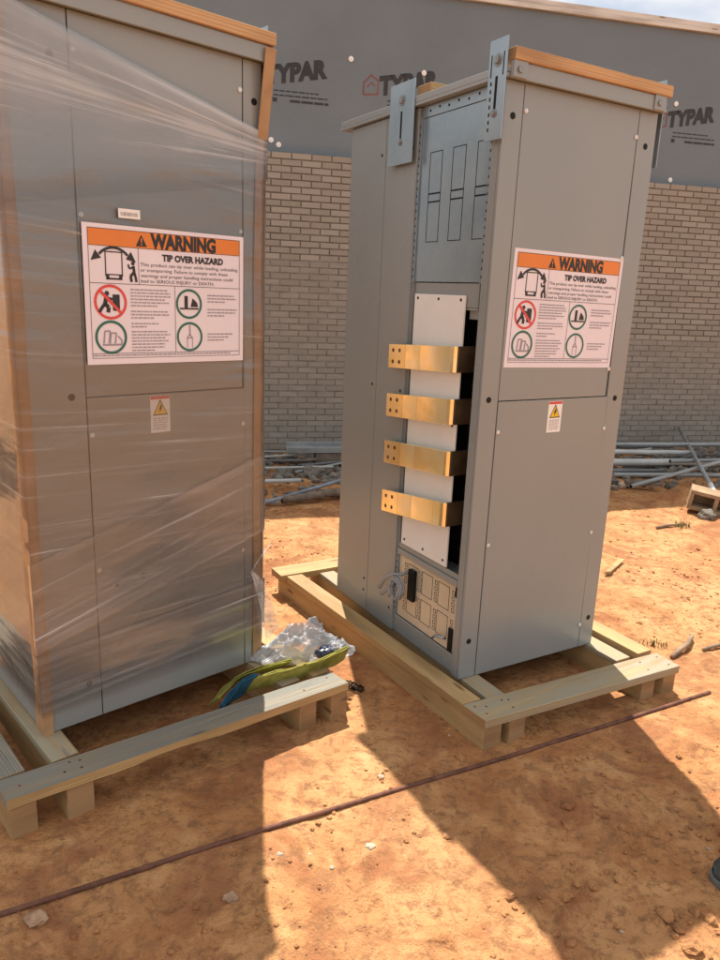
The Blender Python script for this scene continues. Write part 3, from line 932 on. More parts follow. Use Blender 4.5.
# four bent busbars: flat leaf along the side, web turned into the cabinet
for (zn, zf) in ((1.293, 1.268), (1.090, 1.056), (.883, .846), (.672, .620)):
    h = .050; th = .007; u0 = -.030
    m = MB()
    def strip(pts, zz):       # centreline points (u,v) extruded to a bar of height 2h
        n = len(pts); left = []; right = []
        for i, (a, c_) in enumerate(pts):
            p0 = Vector(pts[max(i - 1, 0)]); p1 = Vector(pts[min(i + 1, n - 1)])
            d = (p1 - p0).normalized(); nn = Vector((-d.y, d.x)) * th
            left.append((a + nn.x, c_ + nn.y)); right.append((a - nn.x, c_ - nn.y))
        for i in range(n - 1):
            a0, a1 = left[i], left[i + 1]; b0, b1 = right[i], right[i + 1]
            m.hexa([(*b0, zz[i] - h), (*b1, zz[i + 1] - h), (*a1, zz[i + 1] - h), (*a0, zz[i] - h), (*b0, zz[i] + h), (*b1, zz[i + 1] + h), (*a1, zz[i + 1] + h), (*a0, zz[i] + h)])
    dz = (zf - zn)
    pts = [(u0 - .004, .590), (u0 - .004, .46), (u0, .36), (u0, .200), (u0, .155), (u0 + .004, .143), (u0 + .014, .138), (.08, .136), (.086, .130), (.09, .115), (.09, .06)]
    zz = [zn + dz * (v - .15) / .43 if v > .15 else zn for (_, v) in pts]
    strip(pts[:7], zz[:7])
    bb = m.build('busbar', M['bus'], R, .0012)
    m = MB(); strip(pts[6:], zz[6:]); m.build('bent_leg', M['leg_brown'], bb, .0012)  # bent leg in a darker brown metal than the flat leaf
    m = MB(); th2 = th; m.box(.076, .100, .044, .0595, zn - h, zn + h); m.build('leg_edge', M['bus'], bb, .002)
    for k_ in range(2):
        for q in (-1, 1):
            v_ = .555 - k_ * .05
            g = MB(); g.disc((u0 - .004 - th, v_, zn + dz * (v_ - .15) / .43 + q * .024), (-1, 0, 0), .0085, .0008, 14); g.build('bolt_hole', M['rust'], bb)
# lower channel, lower knock-out panel and latches
m = MB(); m.box(.000, .012, .052, .498, .385, .412); m.box(.0125, .12, .052, .498, .400, .412); m.build('cross_channel', M['paint'], R, .002)
m = MB(); m.box(.008, .016, .052, .498, .4125, .436); m.build('cross_channel', M['paint'], R, .002)
m = MB(); m.box(.014, .020, .055, .497, .085, .384)
lp = m.build('lower_plate', M['bare_steel'], R, .001)
for j in range(2):
    z0 = .125 + j * .130
    for v0 in (.115, .235, .345):
        groove_rect(lp, .0132, v0, v0 + .078, z0, z0 + .105, .0022)
    for v0 in (.078, .200, .318, .432):
        for q in range(4):
            groove_rect(lp, .0130, v0, v0 + .018, z0 + .004 + q * .026, z0 + .022 + q * .026, .0018)
m = MB(); m.box(.004, .012, .052, .498, .004, .084); m.build('base_channel', M['paint'], R, .003)
for (v0, v1, z0, z1) in ((.352, .398, .20, .345), (.070, .098, .085, .190), (.056, .070, .335, .395), (.052, .064, .012, .055)):
    m = MB(); m.box(-.006 if v0 > .3 else .006, .0135, v0, v1, z0, z1); m.build('latch', M['black'], R, .003)
m = MB(); m.tube([(-.004, .100, .14), (-.016, .105, .145), (-.020, .15, .135), (-.020, .165, .12)], .006, 10); m.build('handle', M['galv'], R, .0, True)
roof_parts(R, W, D, H, .028, .725)
m = MB(); m.box(-.004, .782, -.046, .040, H + .050, H + .089, 0, 1); m.build('top_timber', [M['pine_warm'], M['end']], R, .003)
m = MB(); m.box(-.006, .780, .435, .525, H + .037, H + .076, 0, 1); m.build('top_timber', [M['pine'], M['end']], R, .003)
lifting_bracket(R, -.0235, -.030, .062, 2.050, 2.364)
lifting_bracket(R, -.0235, .512, .692, 2.040, 2.346, -1, False)
lifting_bracket(R, W + .0235, -.005, .085, 2.050, 2.364, 1)
lifting_bracket(R, W + .0235, .512, .692, 2.040, 2.346, 1, False)

# ---- left cabinet --------------------------------------------------
WL, DL = CL['W'], CL['D']
Lc = empty('electrical_cabinet', (CL['x'], CL['y'], CL['z']), CL['yaw'], 'grey electrical cabinet wrapped in clear stretch film with brown corner boards', 'cabinet', 'tall grey electrical cabinets on pallets')
m = MB(); m.box(.004, WL - .004, .008, DL - .004, .002, H - .002); m.build('cabinet_frame', M['paint'], Lc, .0015)
m = MB(); m.box(.006, WL - .006, .0052, .0078, .004, H - .004); m.build('seam_backing', M['gap'], Lc)
a1 = front_panel('corner_panel', Lc, -.001, .1955, .001, H - .002)
a2 = front_panel('upper_panel', Lc, .1990, .7860, 1.1400, H - .002)
a3 = front_panel('lower_panel', Lc, .1990, .7960, .001, 1.1365)
m = MB(); m.hexa([(.8000, PY, .001), (WL + .001, PY, .001), (WL + .001, .010, .001), (.8000, .010, .001), (.7895, PY, H - .002), (WL + .001, PY, H - .002), (WL + .001, .010, H - .002), (.7895, .010, H - .002)])
a4 = m.build('corner_panel', M['paint'], Lc, .0018)
for (x0, x1) in ((-.003, .0035), (WL - .0035, WL + .003)):
    m = MB(); m.box(x0, x1, .0105, DL - .002, .001, H - .003); m.build('side_panel', M['paint'], Lc, .0018)
m = MB(); m.box(.004, WL - .004, DL - .0035, DL + .004, .001, H - .003); m.build('back_panel', M['paint'], Lc, .0018)
for x, z, p in [(.209, 2.142, a2), (.776, 2.144, a2), (.209, 1.694, a2), (.777, 1.690, a2), (.209, .548, a3), (.787, 1.003, a3), (.209, 1.016, a3), (.787, .50, a3)]:
    screw(p, x, z)
for x, z, p in [(.150, 1.143, a1), (.143, 2.118, a1), (.834, 2.118, a4), (.368, .492, a3), (.154, .139, a1), (.272, .477, a3)]:
    plug(p, x, z, PY, .6 if x == .272 else 1.0)
warning_sign(Lc, .489, 1.457, .576, .428, -.004, -.0235)
hazard_label(Lc, .452, 1.066, .073, .127, PY - .001)
m = MB(); m.box(.320, .392, -.0235, -.0222, 1.694, 1.722)
st = m.build('barcode_sticker', M['paper_white'], Lc)
m = MB(); r5 = random.Random(9); x = .332
while x < .386:
    l = r5.uniform(.001, .003); m.box(x - .004, x - .004 + l, -.0240, -.0236, 1.701, 1.712); x += l + r5.uniform(.001, .0025)
m.build('bars', M['ink_soft'], st)
roof_parts(Lc, WL, DL, H, None, None)
m = MB(); m.box(-.02, .897, -.046, .040, H + .050, H + .090, 0, 1); m.build('top_timber', [M['pine_warm'], M['end']], Lc, .003)
m = MB(); m.box(-.02, .897, .50, .59, H + .037, H + .076, 0, 1); m.build('top_timber', [M['pine'], M['end']], Lc, .003)
lifting_bracket(Lc, WL + .0235, -.005, .085, 2.050, 2.364, 1)
lifting_bracket(Lc, -.0235, -.005, .085, 2.050, 2.364, -1)
# corner boards held under the film
def corner_board(x, sgn, z0, z1, wd, xin):
    m = MB()
    n = 26
    e = .006
    prof = [(xin, -.0065), (x, -.0065), (x, .060)]
    out = [(xin, -.0065 - e), (x + sgn * e, -.0065 - e), (x + sgn * e, .060)]
    o = 0
    rows = []
    for i in range(n + 1):
        z = z0 + (z1 - z0) * i / n
        wob = .004 * noise.noise(Vector((z * 2.3, x * 9, 0))) + (.020 * max(0, (z - 1.93) / .35) if sgn > 0 else 0)
        fw = .036 * max(0, (z - 1.93) / .35) if sgn > 0 else 0
        bow = .0
        ring = [(px + wob, py - fw - .002 * abs(noise.noise(Vector((z * 4, 3, x)))), z) for px, py in prof + out[::-1]]
        rows.append(ring)
    vs = [p for ring in rows for p in ring]; k = 6
    fs = []
    for i in range(n):
        for j in range(k):
            j2 = (j + 1) % k
            q = [i * k + j, i * k + j2, (i + 1) * k + j2, (i + 1) * k + j]
            fs.append(q if sgn < 0 else q[::-1])
    fs.append([j for j in range(k)]); fs.append([n * k + j for j in range(k)][::-1])
    m.add(vs, fs)
    return m.build('corner_board', M['card'], Lc, .001)
corner_board(-.006, -1, -.004, 2.235, .05, .022)
corner_board(WL + .006, 1, .012, 2.285, .05, WL - .030)

# film: overlapping turns, each a band that runs round the left side, the front and the right side
def film_band(zl, zh, off, dens, seed, side=.55, bunch=0.0, low=.10):
    """zl, zh: functions of the run s (0 at the left front corner, WL at the right front corner)"""
    m = MB(); dv = []
    ss = [-side + (side) * i / 10 for i in range(10)] + [WL * i / 44 for i in range(45)] + [WL + side * i / 10 for i in range(1, 11)]
    nt_ = 30
    grid = []
    pr = random.Random(seed)
    sx, sy = pr.uniform(0, 20), pr.uniform(0, 20)
    for i, s in enumerate(ss):
        sc_ = min(max(s, 0), WL)
        lo_z, hi_z = zl(sc_), zh(sc_)
        for j in range(nt_ + 1):
            t = j / nt_
            z = lo_z + (hi_z - lo_z) * t
            rp = .0022 * noise.noise(Vector((s * 2.2 + sx, z * 9 + sy, seed))) + .0012 * noise.noise(Vector((s * 5 + sx, z * 30, seed)))
            edge = .003 * noise.noise(Vector((s * 7, seed * 3.1, 0))) if j in (0, nt_) else 0
            o = off + rp
            if s < 0:
                p = (-.014 - o, -.014 - o - s, z + edge)
            elif s > WL:
                p = (WL + .014 + o, -.014 - o + (s - WL), z + edge)
            else:
                # pulled tight over the corner boards: slight hollow between them
                p = (-.014 - o + (WL + .028 + 2 * o) * s / WL, -.0155 - o, z + edge)
            grid.append(p)
            e = smooth(0, low, t) * smooth(1, .93, t)
            dv.append(dens * (e + bunch * max(math.exp(-((t - .96) / .03) ** 2), math.exp(-((t - .04) / .03) ** 2) if low < .2 else 0)))
    k = nt_ + 1
    fs = []; uvs = []
    for i in range(len(ss) - 1):
        for j in range(nt_):
            q = [i * k + j, (i + 1) * k + j, (i + 1) * k + j + 1, i * k + j + 1]
            fs.append(q)
            hh = .5 * ((zh(.4) - zl(.4)))
            uvs.append([(ss[a // k] + sx, (a % k) / nt_ * 2 * hh + sy) for a in q])
    m.add(grid, fs, 0, uvs)
    m.attr = {'dens': dv}
    return m
lerp = lambda a, b_: (lambda s: a + (b_ - a) * s / WL)
film = film_band(lerp(.070, .085), lerp(2.10, 2.00), .000, .85, 1, .55, .3).build('stretch_wrap', M['film'], Lc, 0, True)
film_band(lerp(1.70, 1.86), lerp(2.242, 2.020), .0055, 5.6, 5, .55, .5, .70).build('stretch_wrap', M['film'], Lc, 0, True)
film_band(lerp(.305, .565), lerp(.62, .88), .004, 1.2, 6, .02, 1.6).build('stretch_wrap', M['film'], Lc, 0, True)
film_band(lerp(.090, .165), lerp(.30, .36), .006, 1.1, 7, .02, 1.5).build('stretch_wrap', M['film'], Lc, 0, True)
# twisted loose end of the film at the right front corner
m = MB(); dv = []
tailA = [Vector((WL + .030, -.030, .50)), Vector((WL - .035, -.050, .455)), Vector((WL - .070, -.062, .425)), Vector((WL - .035, -.056, .365)), Vector((WL + .005, -.052, .255)), Vector((WL + .04, -.05, .12))]
n = 12
for i, p in enumerate(tailA):
    wd = [.06, .030, .010, .04, .06, .085][i]
    for j in range(n):
        t = j / (n - 1) - .5
        m.v.append((p.x + t * wd * .8, p.y + .010 * sin(j * 1.3 + i) * wd * 6, p.z + t * wd * .6))
        dv.append(2.4)
for i in range(len(tailA) - 1):
    for j in range(n - 1):
        q = [i * n + j, i * n + j + 1, (i + 1) * n + j + 1, (i + 1) * n + j]
        m.f.append(q); m.mi.append(0); m.uv.append([(m.v[a][2] * 2, (a % n) * .004 + .3) for a in q])
m.attr = {'dens': dv}
m.build('film_tail', M['tail'], Lc, 0, True)

# ------------------------------------------------------------------ pallets
def quad_board(mb, near, far, z0, z1, front=None):
    """long board: near = (u0,u1,v) near end, far = (u0,u1,v) far end"""
    (a0, a1, va), (b0, b1, vb) = near, far
    mb.hexa([(a0, va, z0), (a1, va, z0), (b1, vb, z0), (b0, vb, z0), (a0, va, z1), (a1, va, z1), (b1, vb, z1), (b0, vb, z1)], 0, 1)
def nails(parent, pts, z):
    for (u, v) in pts:
        m = MB(); m.disc((u, v, z), (0, 0, 1), .0045, .001, 8); m.build('nail', M['rust'], parent)
pr = empty('wooden_pallet', (CR['x'], CR['y'], 0), CR['yaw'], 'pale wooden pallet under the cabinet with open busbars', 'pallet', 'wooden pallets under the cabinets')
SK = .092
for near, far in (((-.100, -.014, -.298), (-.180, -.094, 1.42)), ((.018, .098, -.305), (.018, .098, 1.42)), ((.740, .822, -.322), (.740, .822, 1.42)), ((.868, .948, -.328), (.868, .948, 1.42))):
    m = MB(); quad_board(m, near, far, -.012, SK); m.build('skid', [M['pine'], M['end']], pr, .003)
m = MB(); quad_board(m, (-.111, -.022, -.176), (-.186, -.096, 1.29), SK + .001, .1275); bd = m.build('runner_board', [M['pine'], M['end']], pr, .003)
m = MB(); quad_board(m, (.862, .950, -.19), (.862, .950, 1.29), SK + .001, .127); m.build('runner_board', [M['pine'], M['end']], pr, .003)
for u in (.016, .738):
    m = MB(); quad_board(m, (u, u + .088, -.178), (u, u + .088, 1.29), SK + .001, .1145); m.build('inner_board', [M['pine_grey'], M['end']], pr, .003)
m = MB()
m.hexa([(-.106, -.306, SK + .001), (.936, -.350, SK + .001), (.946, -.218, SK + .001), (-.114, -.178, SK + .001), (-.106, -.306, .128), (.936, -.350, .128), (.946, -.218, .128), (-.114, -.178, .128)], 0, 1)
bd = m.build('deck_board', [M['pine_grey'], M['end']], pr, .003)
nails(bd, [(.05, -.28), (.07, -.23), (.78, -.31), (.80, -.25), (.90, -.32), (.91, -.25), (.045, -.22), (-.07, -.27), (-.04, -.23), (-.08, -.21)], .128)
m = MB(); m.box(-.215, 1.0, 1.30, 1.435, SK + .001, .130, 0, 1); m.build('deck_board', [M['pine'], M['end']], pr, .003)

pl = empty('wooden_pallet', (CL['x'], CL['y'], 0), CL['yaw'], 'weathered wooden pallet under the film wrapped cabinet', 'pallet', 'wooden pallets under the cabinets')
SK2 = .112
sl = -.092
for (u0, u1) in ((-.205, -.126), (-.040, .046), (.818, .896), (.961, 1.043)):
    va = -.262 + sl * (u0 + .2)
    m = MB(); quad_board(m, (u0, u1, va), (u0 + .02, u1 + .02, 1.35), -.012, SK2); m.build('skid', [M['pine'], M['end']], pl, .004)
for u, zt, mt in ((-.207, .1435, 'weathered'), (.959, .1435, 'pine')):
    m = MB(); quad_board(m, (u, u + .088, -.148 + sl * (u + .2)), (u + .02, u + .108, 1.22), SK2 + .001, zt); m.build('runner_board', [M[mt], M['end']], pl, .003)
for u in (-.042, .814):
    m = MB(); quad_board(m, (u, u + .088, -.148 + sl * (u + .2)), (u + .01, u + .098, 1.22), SK2 + .001, .1435); m.build('inner_board', [M['pine_grey'], M['end']], pl, .003)
m = MB(); nseg = 16
# front board: rough sawn lower edge that breaks away a third of the way along
fr_ = []
for i in range(nseg + 1):
    t = i / nseg; u = -.212 + 1.246 * t
    vf = -.268 + sl * 1.246 * t; vb = vf + .112 - .006 * t
    zb_ = SK2 + .001 + (.010 * smooth(.30, .36, t) * smooth(.55, .40, t))
    vfb = vf + .004 * noise.noise(Vector((t * 9, 0, 5)))
    fr_.append([(u, vfb, zb_), (u, vb, SK2 + .001), (u, vb, .146), (u, vf, .146)])
for i in range(nseg):
    a, c_ = fr_[i], fr_[i + 1]
    m.hexa([a[0], c_[0], c_[1], a[1], a[3], c_[3], c_[2], a[2]], 0)
bd = m.build('deck_board', [M['weathered'], M['pine']], pl, 0)
for p in bd.data.polygons:
    if p.normal.y < -.7 or p.normal.z < -.7: p.material_index = 1
wl = bd.modifiers.new('weld', 'WELD'); wl.merge_threshold = .0005
nails(bd, [(-.03, -.24), (0.0, -.20), (.02, -.25), (.03, -.21), (-.16, -.22), (.86, -.32), (.99, -.30)], .146)
# UV along the whole board so that the grain does not restart at every piece
uvl = bd.data.uv_layers[0].data
for p in bd.data.polygons:
    for li in p.loop_indices:
        co = bd.data.vertices[bd.data.loops[li].vertex_index].co
        uvl[li].uv = (co.x, co.y - sl * co.x + (co.z * 1.0))
m = MB(); m.box(-.21, 1.06, 1.23, 1.34, SK2 + .001, .146, 0, 1); m.build('deck_board', [M['pine'], M['end']], pl, .003)

# ------------------------------------------------------------------ rod
m = MB(); n = 46
pts = []
for i in range(n + 1):
    t = i / n; k = t * (len(ROD) - 1); i0 = min(int(k), len(ROD) - 2); f = k - i0
    x = ROD[i0][0] * (1 - f) + ROD[i0 + 1][0] * f; y = ROD[i0][1] * (1 - f) + ROD[i0 + 1][1] * f
    pts.append((x, y))
hs = [max(ground_h(x + dx, y + dy) for dx in (-.02, 0, .02) for dy in (-.02, 0, .02)) for x, y in pts]
sm_ = [sum(hs[max(0, i - 3):i + 4]) / len(hs[max(0, i - 3):i + 4]) for i in range(len(hs))]
m.tube([(x, y, z + .004) for (x, y), z in zip(pts, sm_)], .0080, 12)
tag(m.build('steel_rod', M['rust'], None, 0, True), 'long rusty steel rod lying across the dirt in front of both pallets', 'rod')

# ------------------------------------------------------------------ sling, bag, cables
def path_band(pts, w, th, nseg=40, seed=0):
    """flattened bundle that follows pts; returns rings"""
    m = MB(); n = 14; N = nseg
    rings = []
    for i in range(N + 1):
        t = i / N * (len(pts) - 1); i0 = min(int(t), len(pts) - 2); f = t - i0; f = f * f * (3 - 2 * f) * .5 + f * .5
        p = Vector(pts[i0]).lerp(Vector(pts[i0 + 1]), f)
        d = (Vector(pts[i0 + 1]) - Vector(pts[i0])).normalized(); s = d.cross(Vector((0, 0, 1))).normalized()
        for k in range(n):
            a = 2 * pi * k / n
            ca = abs(cos(a)) ** .35 * (1 if cos(a) > 0 else -1); sa_ = abs(sin(a)) ** .35 * (1 if sin(a) > 0 else -1)
            q = noise.noise(Vector((i * .22, k * .4, seed))) * .004 - abs(noise.noise(Vector((i * .18, k * .12, seed + 4)))) * .010
            m.v.append(tuple(p + s * (ca * (th + q)) + Vector((0, 0, 1)) * (sa_ * (w + q))))
    for i in range(N):
        for k in range(n):
            k2 = (k + 1) % n
            m.f.append([i * n + k, i * n + k2, (i + 1) * n + k2, (i + 1) * n + k]); m.uv.append([(0, 0)] * 4); m.mi.append(0)
    m.f.append(list(range(n))[::-1]); m.uv.append([(0, 0)] * n); m.mi.append(0)
    m.f.append([N * n + k for k in range(n)]); m.uv.append([(0, 0)] * n); m.mi.append(0)
    return m
def gp(x, y, dz=0.0):
    return (x, y, ground_h(x, y) + dz)
off = world_of(CL, .80, -.10, .1465)
sg = empty('lifting_sling', off, 0, 'yellow green fabric sling with a blue end lying on the pallet runners', 'sling')
def onp(u, v, dz): return world_of(CL, u, v, .1465 + dz) - off
def strap(pts, wd, layers, tilt, name, mat, seed, parent, n=46, gap=.0055):
    m = MB()
    for L_ in range(layers):
        rows = []
        for i in range(n + 1):
            t = i / n * (len(pts) - 1); i0 = min(int(t), len(pts) - 2); f = t - i0
            g = f * f * (3 - 2 * f) * .6 + f * .4
            p = Vector(pts[i0]).lerp(Vector(pts[i0 + 1]), g)
            d = (Vector(pts[i0 + 1]) - Vector(pts[i0])).normalized(); sd = d.cross(Vector((0, 0, 1))).normalized()
            tl = tilt + .16 * noise.noise(Vector((i * .11 + seed, L_ * .35, 0)))
            wv = sd * cos(tl) + Vector((0, 0, 1)) * sin(tl); nv = wv.cross(d).normalized()
            off_ = nv * (L_ * gap + .004 * noise.noise(Vector((i * .16, L_ * .4, seed)))) + wv * (.006 * noise.noise(Vector((i * .2 + 9, L_ * 2.1, seed))))
            w2 = wd * (1 + .10 * noise.noise(Vector((i * .12, seed, L_))))
            c = p + off_
            fold = nv * (.0025 * noise.noise(Vector((i * .3, 3 + L_, seed))))
            rows.append([c - wv * w2, c + fold, c + wv * w2, c + wv * w2 + nv * .004, c + fold + nv * .004, c - wv * w2 + nv * .004])
        for i in range(n):
            a, b_ = rows[i], rows[i + 1]
            o_ = len(m.v); m.v += [tuple(q) for q in a + b_]
            for k in range(6):
                k2 = (k + 1) % 6
                m.f.append([o_ + k, o_ + k2, o_ + 6 + k2, o_ + 6 + k]); m.uv.append([(0, 0)] * 4); m.mi.append(0)
            if i in (0, n - 1):
                m.f.append([o_ + (0 if i == 0 else 6) + k for k in range(6)]); m.uv.append([(0, 0)] * 6); m.mi.append(0)
    return m.build(name, mat, parent, 0, False)
strap([onp(.680, -.185, .020), onp(.80, -.205, .016), onp(.93, -.225, .012), onp(1.04, -.238, .018), onp(1.14, -.248, .034)], .044, 2, 1.10, 'webbing_body', M['sling'], 1, sg)
strap([onp(.560, -.190, -.055), onp(.60, -.188, -.020), onp(.65, -.186, .010), onp(.715, -.188, .020)], .060, 3, 1.0, 'blue_end', M['blue'], 2, sg, 20)
strap([onp(.58, -.13, -.040), onp(.66, -.12, .010), onp(.76, -.125, .022), onp(.92, -.140, .016)], .040, 2, .75, 'webbing_fold', M['sling'], 3, sg)

def blob_mesh(seed, sx, sy, sz, sub=4, amp=.35, freq=2.2, crease=True):
    bm = bmesh.new(); bmesh.ops.create_icosphere(bm, subdivisions=sub, radius=1.0)
    for v in bm.verts:
        d = v.co.normalized()
        q = noise.noise(d * freq + Vector((seed, 0, 0)))
        if crease: q = .5 - abs(q) * 1.6 + .25 * noise.noise(d * freq * 2.7 + Vector((0, seed, 0))) - .16 * abs(noise.noise(d * freq * 3.6 + Vector((0, 0, seed))))
        v.co = d * (1 + amp * q)
        v.co = Vector((v.co.x * sx, v.co.y * sy, max(v.co.z, -.35) * sz))
    m = MB(); m.v = [tuple(v.co) for v in bm.verts]
    m.f = [[v.index for v in f.verts] for f in bm.faces]
    m.uv = [[(0, 0)] * len(f) for f in m.f]; m.mi = [0] * len(m.f)
    bm.free(); return m
bag = empty('plastic_bag', world_of(CL, 1.00, -.075, .1465), CL['yaw'] - .30, 'crumpled clear plastic bag beside the yellow green sling', 'bag')
def crumpled_sheet(rx, ry, hgt, seed, n=84):
    m = MB()
    for j in range(n + 1):
        for i in range(n + 1):
            u = i / n * 2 - 1; v = j / n * 2 - 1
            # square to disc
            x = u * math.sqrt(1 - v * v / 2); y = v * math.sqrt(1 - u * u / 2); r = min(1, math.hypot(x, y))
            q = Vector((x * 1.9 + seed, y * 1.9, seed * .7))
            wx = noise.noise(q * 1.1 + Vector((5, 0, 0))) * .22; wy = noise.noise(q * 1.1 + Vector((0, 5, 0))) * .22
            rd = lambda k: 1 - abs(noise.noise((q + Vector((wx, wy, 0))) * k)) * 2
            z = hgt * (1 - r ** 2.2) * (.62 + .75 * noise.noise(q * .9)) + hgt * (.34 * rd(1.1) + .20 * rd(2.3) + .10 * rd(4.6) - .22) * (1 - r ** 4)
            ol = 1 + .20 * noise.noise(Vector((x * 2.2, y * 2.2, seed + 3)))
            m.v.append((x * rx * ol + wx * .06, y * ry * ol + wy * .05, max(0, z) + .004 * (1 + noise.noise(q * 5))))
    for j in range(n):
        for i in range(n):
            a = j * (n + 1) + i
            m.f.append([a, a + 1, a + n + 2, a + n + 1]); m.uv.append([(0, 0)] * 4); m.mi.append(0)
    return m
ob = crumpled_sheet(.20, .095, .125, 3).build('bag_film', M['bag'], bag, 0, True); ob.location = (.02, .01, .002)
ob = crumpled_sheet(.12, .07, .070, 8).build('bag_film', M['bag'], bag, 0, True); ob.location = (.135, -.045, .004)
ob = blob_mesh(5, .046, .032, .026, 4, .5, 2.2).build('bag_contents', M['bag_dark'], bag, 0, True); ob.location = (.115, -.075, .030)
m = MB(); r6 = random.Random(4)
c0 = Vector((-.012, 2.845, 0))
for k in range(5):
    a = r6.uniform(0, 6); p = []
    for i in range(22):
        a += r6.uniform(.1, .55)
        q = Vector((c0.x + (k * .012) + .024 * cos(a) * (1 - i / 40), c0.y - k * .008 + .022 * sin(a), 0))
        p.append((q.x, q.y, ground_h(q.x, q.y) + .006 + .012 * abs(sin(i * .6 + k))))
    m.tube(p, .003, 6)
tag(m.build('tangled_cord', M['black'], None, 0, True), 'small tangle of black cord beyond the pallet end', 'cord')

# coil of clear cable hanging on the open side
lc = world_of(CR, -.055, .455, 0)
ck = empty('cable_coil', world_of(CR, -.010, .44, CR['z'] + .335), CR['yaw'], 'coiled clear cable hanging on the open side below the busbars', 'cable')
m = MB(); r7 = random.Random(2)
for k in range(5):
    p = []
    rr = .040 + r7.uniform(-.008, .008); oy = r7.uniform(-.012, .012); ou = -.022 - k * .008
    for i in range(25):
        a = 2 * pi * i / 24
        p.append((ou + .004 * sin(3 * a), -.025 + oy + rr * .85 * cos(a), -.085 + rr * 1.15 * sin(a)))
    m.tube(p, .0048, 7)
m.build('coil_loop', M['cable'], ck, 0, True)
m = MB()
m.tube([(-.015, -.03, -.02), (-.03, .02, -.03), (-.035, .08, -.07), (-.04, .12, -.13)], [.006, .007, .009, .012], 8)
m.tube([(-.012, -.02, -.015), (-.03, .01, -.05), (-.035, .06, -.12), (-.04, .10, -.155)], [.006, .007, .008, .011], 8)
m.build('loose_end', M['cable'], ck, 0, True)
m = MB(); m.tube([(.018, -.035, -.01), (-.03, -.032, -.015)], .006, 8); m.build('hook', M['galv'], ck)

# ------------------------------------------------------------------ debris by the wall, right of the cabinets
def pipe(pa, pb, r, mat, label, cat='pipe', name='metal_pipe', hollow=True, group='pipes lying by the brick wall'):
    a, c_ = Vector(pa), Vector(pb)
    m = MB()
    m.tube([a + (c_ - a) * i / 6 + Vector((0, 0, .006 * noise.noise(Vector((i, r * 100, 0))))) for i in range(7)], r, 12)
    if hollow:
        d = (c_ - a).normalized()
        m.tube([a - d * .001, a + d * .002], r * .78, 12, 1); m.tube([c_ - d * .002, c_ + d * .001], r * .78, 12, 1)
    return tag(m.build(name, [mat, M['dark']], None, 0, True), label, cat, group)
pipe((1.9, 7.35, .22), (4.2, 7.70, .24), .022, M['pipe_grey'], 'topmost grey pipe of the pile against the brick wall')
pipe((1.8, 7.10, .20), (3.35, 7.32, .20), .024, M['pipe_pale'], 'short pale pipe just under the topmost one')
pipe((3.0, 7.00, .17), (4.6, 7.35, .19), .020, M['pipe_grey'], 'thin grey pipe at the right end of the pile')
pipe((1.5, 6.95, .115), (4.9, 7.50, .12), .036, M['pipe_pale'], 'thickest pale pipe running across the front of the pile')
pipe((1.6, 6.80, .06), (2.95, 7.02, .07), .020, M['pipe_dark'], 'dark thin pipe below the thickest pale pipe')
pipe((1.4, 6.72, .040), (4.6, 7.20, .045), .022, M['pipe_grey'], 'lowest grey pipe resting on the shaded dirt')
pipe((2.40, 6.33, .070), (4.1, 8.00 - .62, .25), .020, M['pipe_grey'], 'grey pipe lying slantwise over the pile towards the right')
t_ = empty('leaning_pole', (2.97, 5.96, .10), 0, 'grey pole with a white end leaning on the brick wall', 'pole')
m = MB(); A = Vector((0.095, .33, .05)); B = Vector((.61, 2.35, .165))
top = Vector((3.62, 8.37 - .03, .28)) - Vector((2.97, 5.96, .10))
m.tube([Vector((.075, .26, .04)), top], .018, 10); m.build('shaft', M['pipe_grey'], t_, 0, True)
m = MB(); m.tube([Vector((0, 0, .015)), Vector((.078, .27, .041))], .024, 12); m.build('white_sleeve', M['pipe_white'], t_, 0, True)

# mortar rubble as loose mass along the wall foot
def rock_mesh(seed, r=1.0, sub=2, flat=.7):
    bm = bmesh.new(); bmesh.ops.create_icosphere(bm, subdivisions=sub, radius=r)
    for v in bm.verts:
        d = v.co.normalized()
        k = 1 + .45 * noise.noise(d * 1.3 + Vector((seed * 3.7, 0, 0))) + .22 * noise.noise(d * 3.1 + Vector((0, seed, 0)))
        v.co = Vector((d.x * k * r, d.y * k * r * .85, d.z * k * r * flat))
    vs = [v.co.copy() for v in bm.verts]; fs = [[v.index for v in f.verts] for f in bm.faces]
    bm.free(); return vs, fs
def scatter(name, mat, n, place, size, sub=1, flat=.7, seed=1, sink=.25):
    r = random.Random(seed); m = MB()
    protos = [rock_mesh(k + seed * 10, 1.0, sub, flat) for k in range(8)]
    for i in range(n):
        pl_ = place(r)
        if pl_ is None: continue
        x, y = pl_; s = size(r); vs, fs = protos[r.randrange(8)]
        a = r.uniform(0, 6.28); z = ground_h(x, y) + s * flat * (1 - sink) - s * flat * .3
        ca, sa_ = cos(a), sin(a)
        m.add([(x + (v.x * ca - v.y * sa_) * s, y + (v.x * sa_ + v.y * ca) * s, z + v.z * s) for v in vs], fs, 0, [[(0, 0)] * 3] * len(fs))
    return m.build(name, mat, None, 0, False)
def near_wall(r, t0, t1, d0, d1):
    t = r.uniform(t0, t1); d = r.uniform(d0, d1)
    return (t * cos(WALL_YAW) + d * sin(WALL_YAW), WALL_D + t * sin(WALL_YAW) - d * cos(WALL_YAW))
tag(scatter('mortar_rubble', M['rubble'], 5200, lambda r: near_wall(r, -3, 6, .05, 1.6 if r.random() < .3 else 1.2), lambda r: .010 + .050 * r.random() ** 3, 1, .7, 3), kind='stuff')

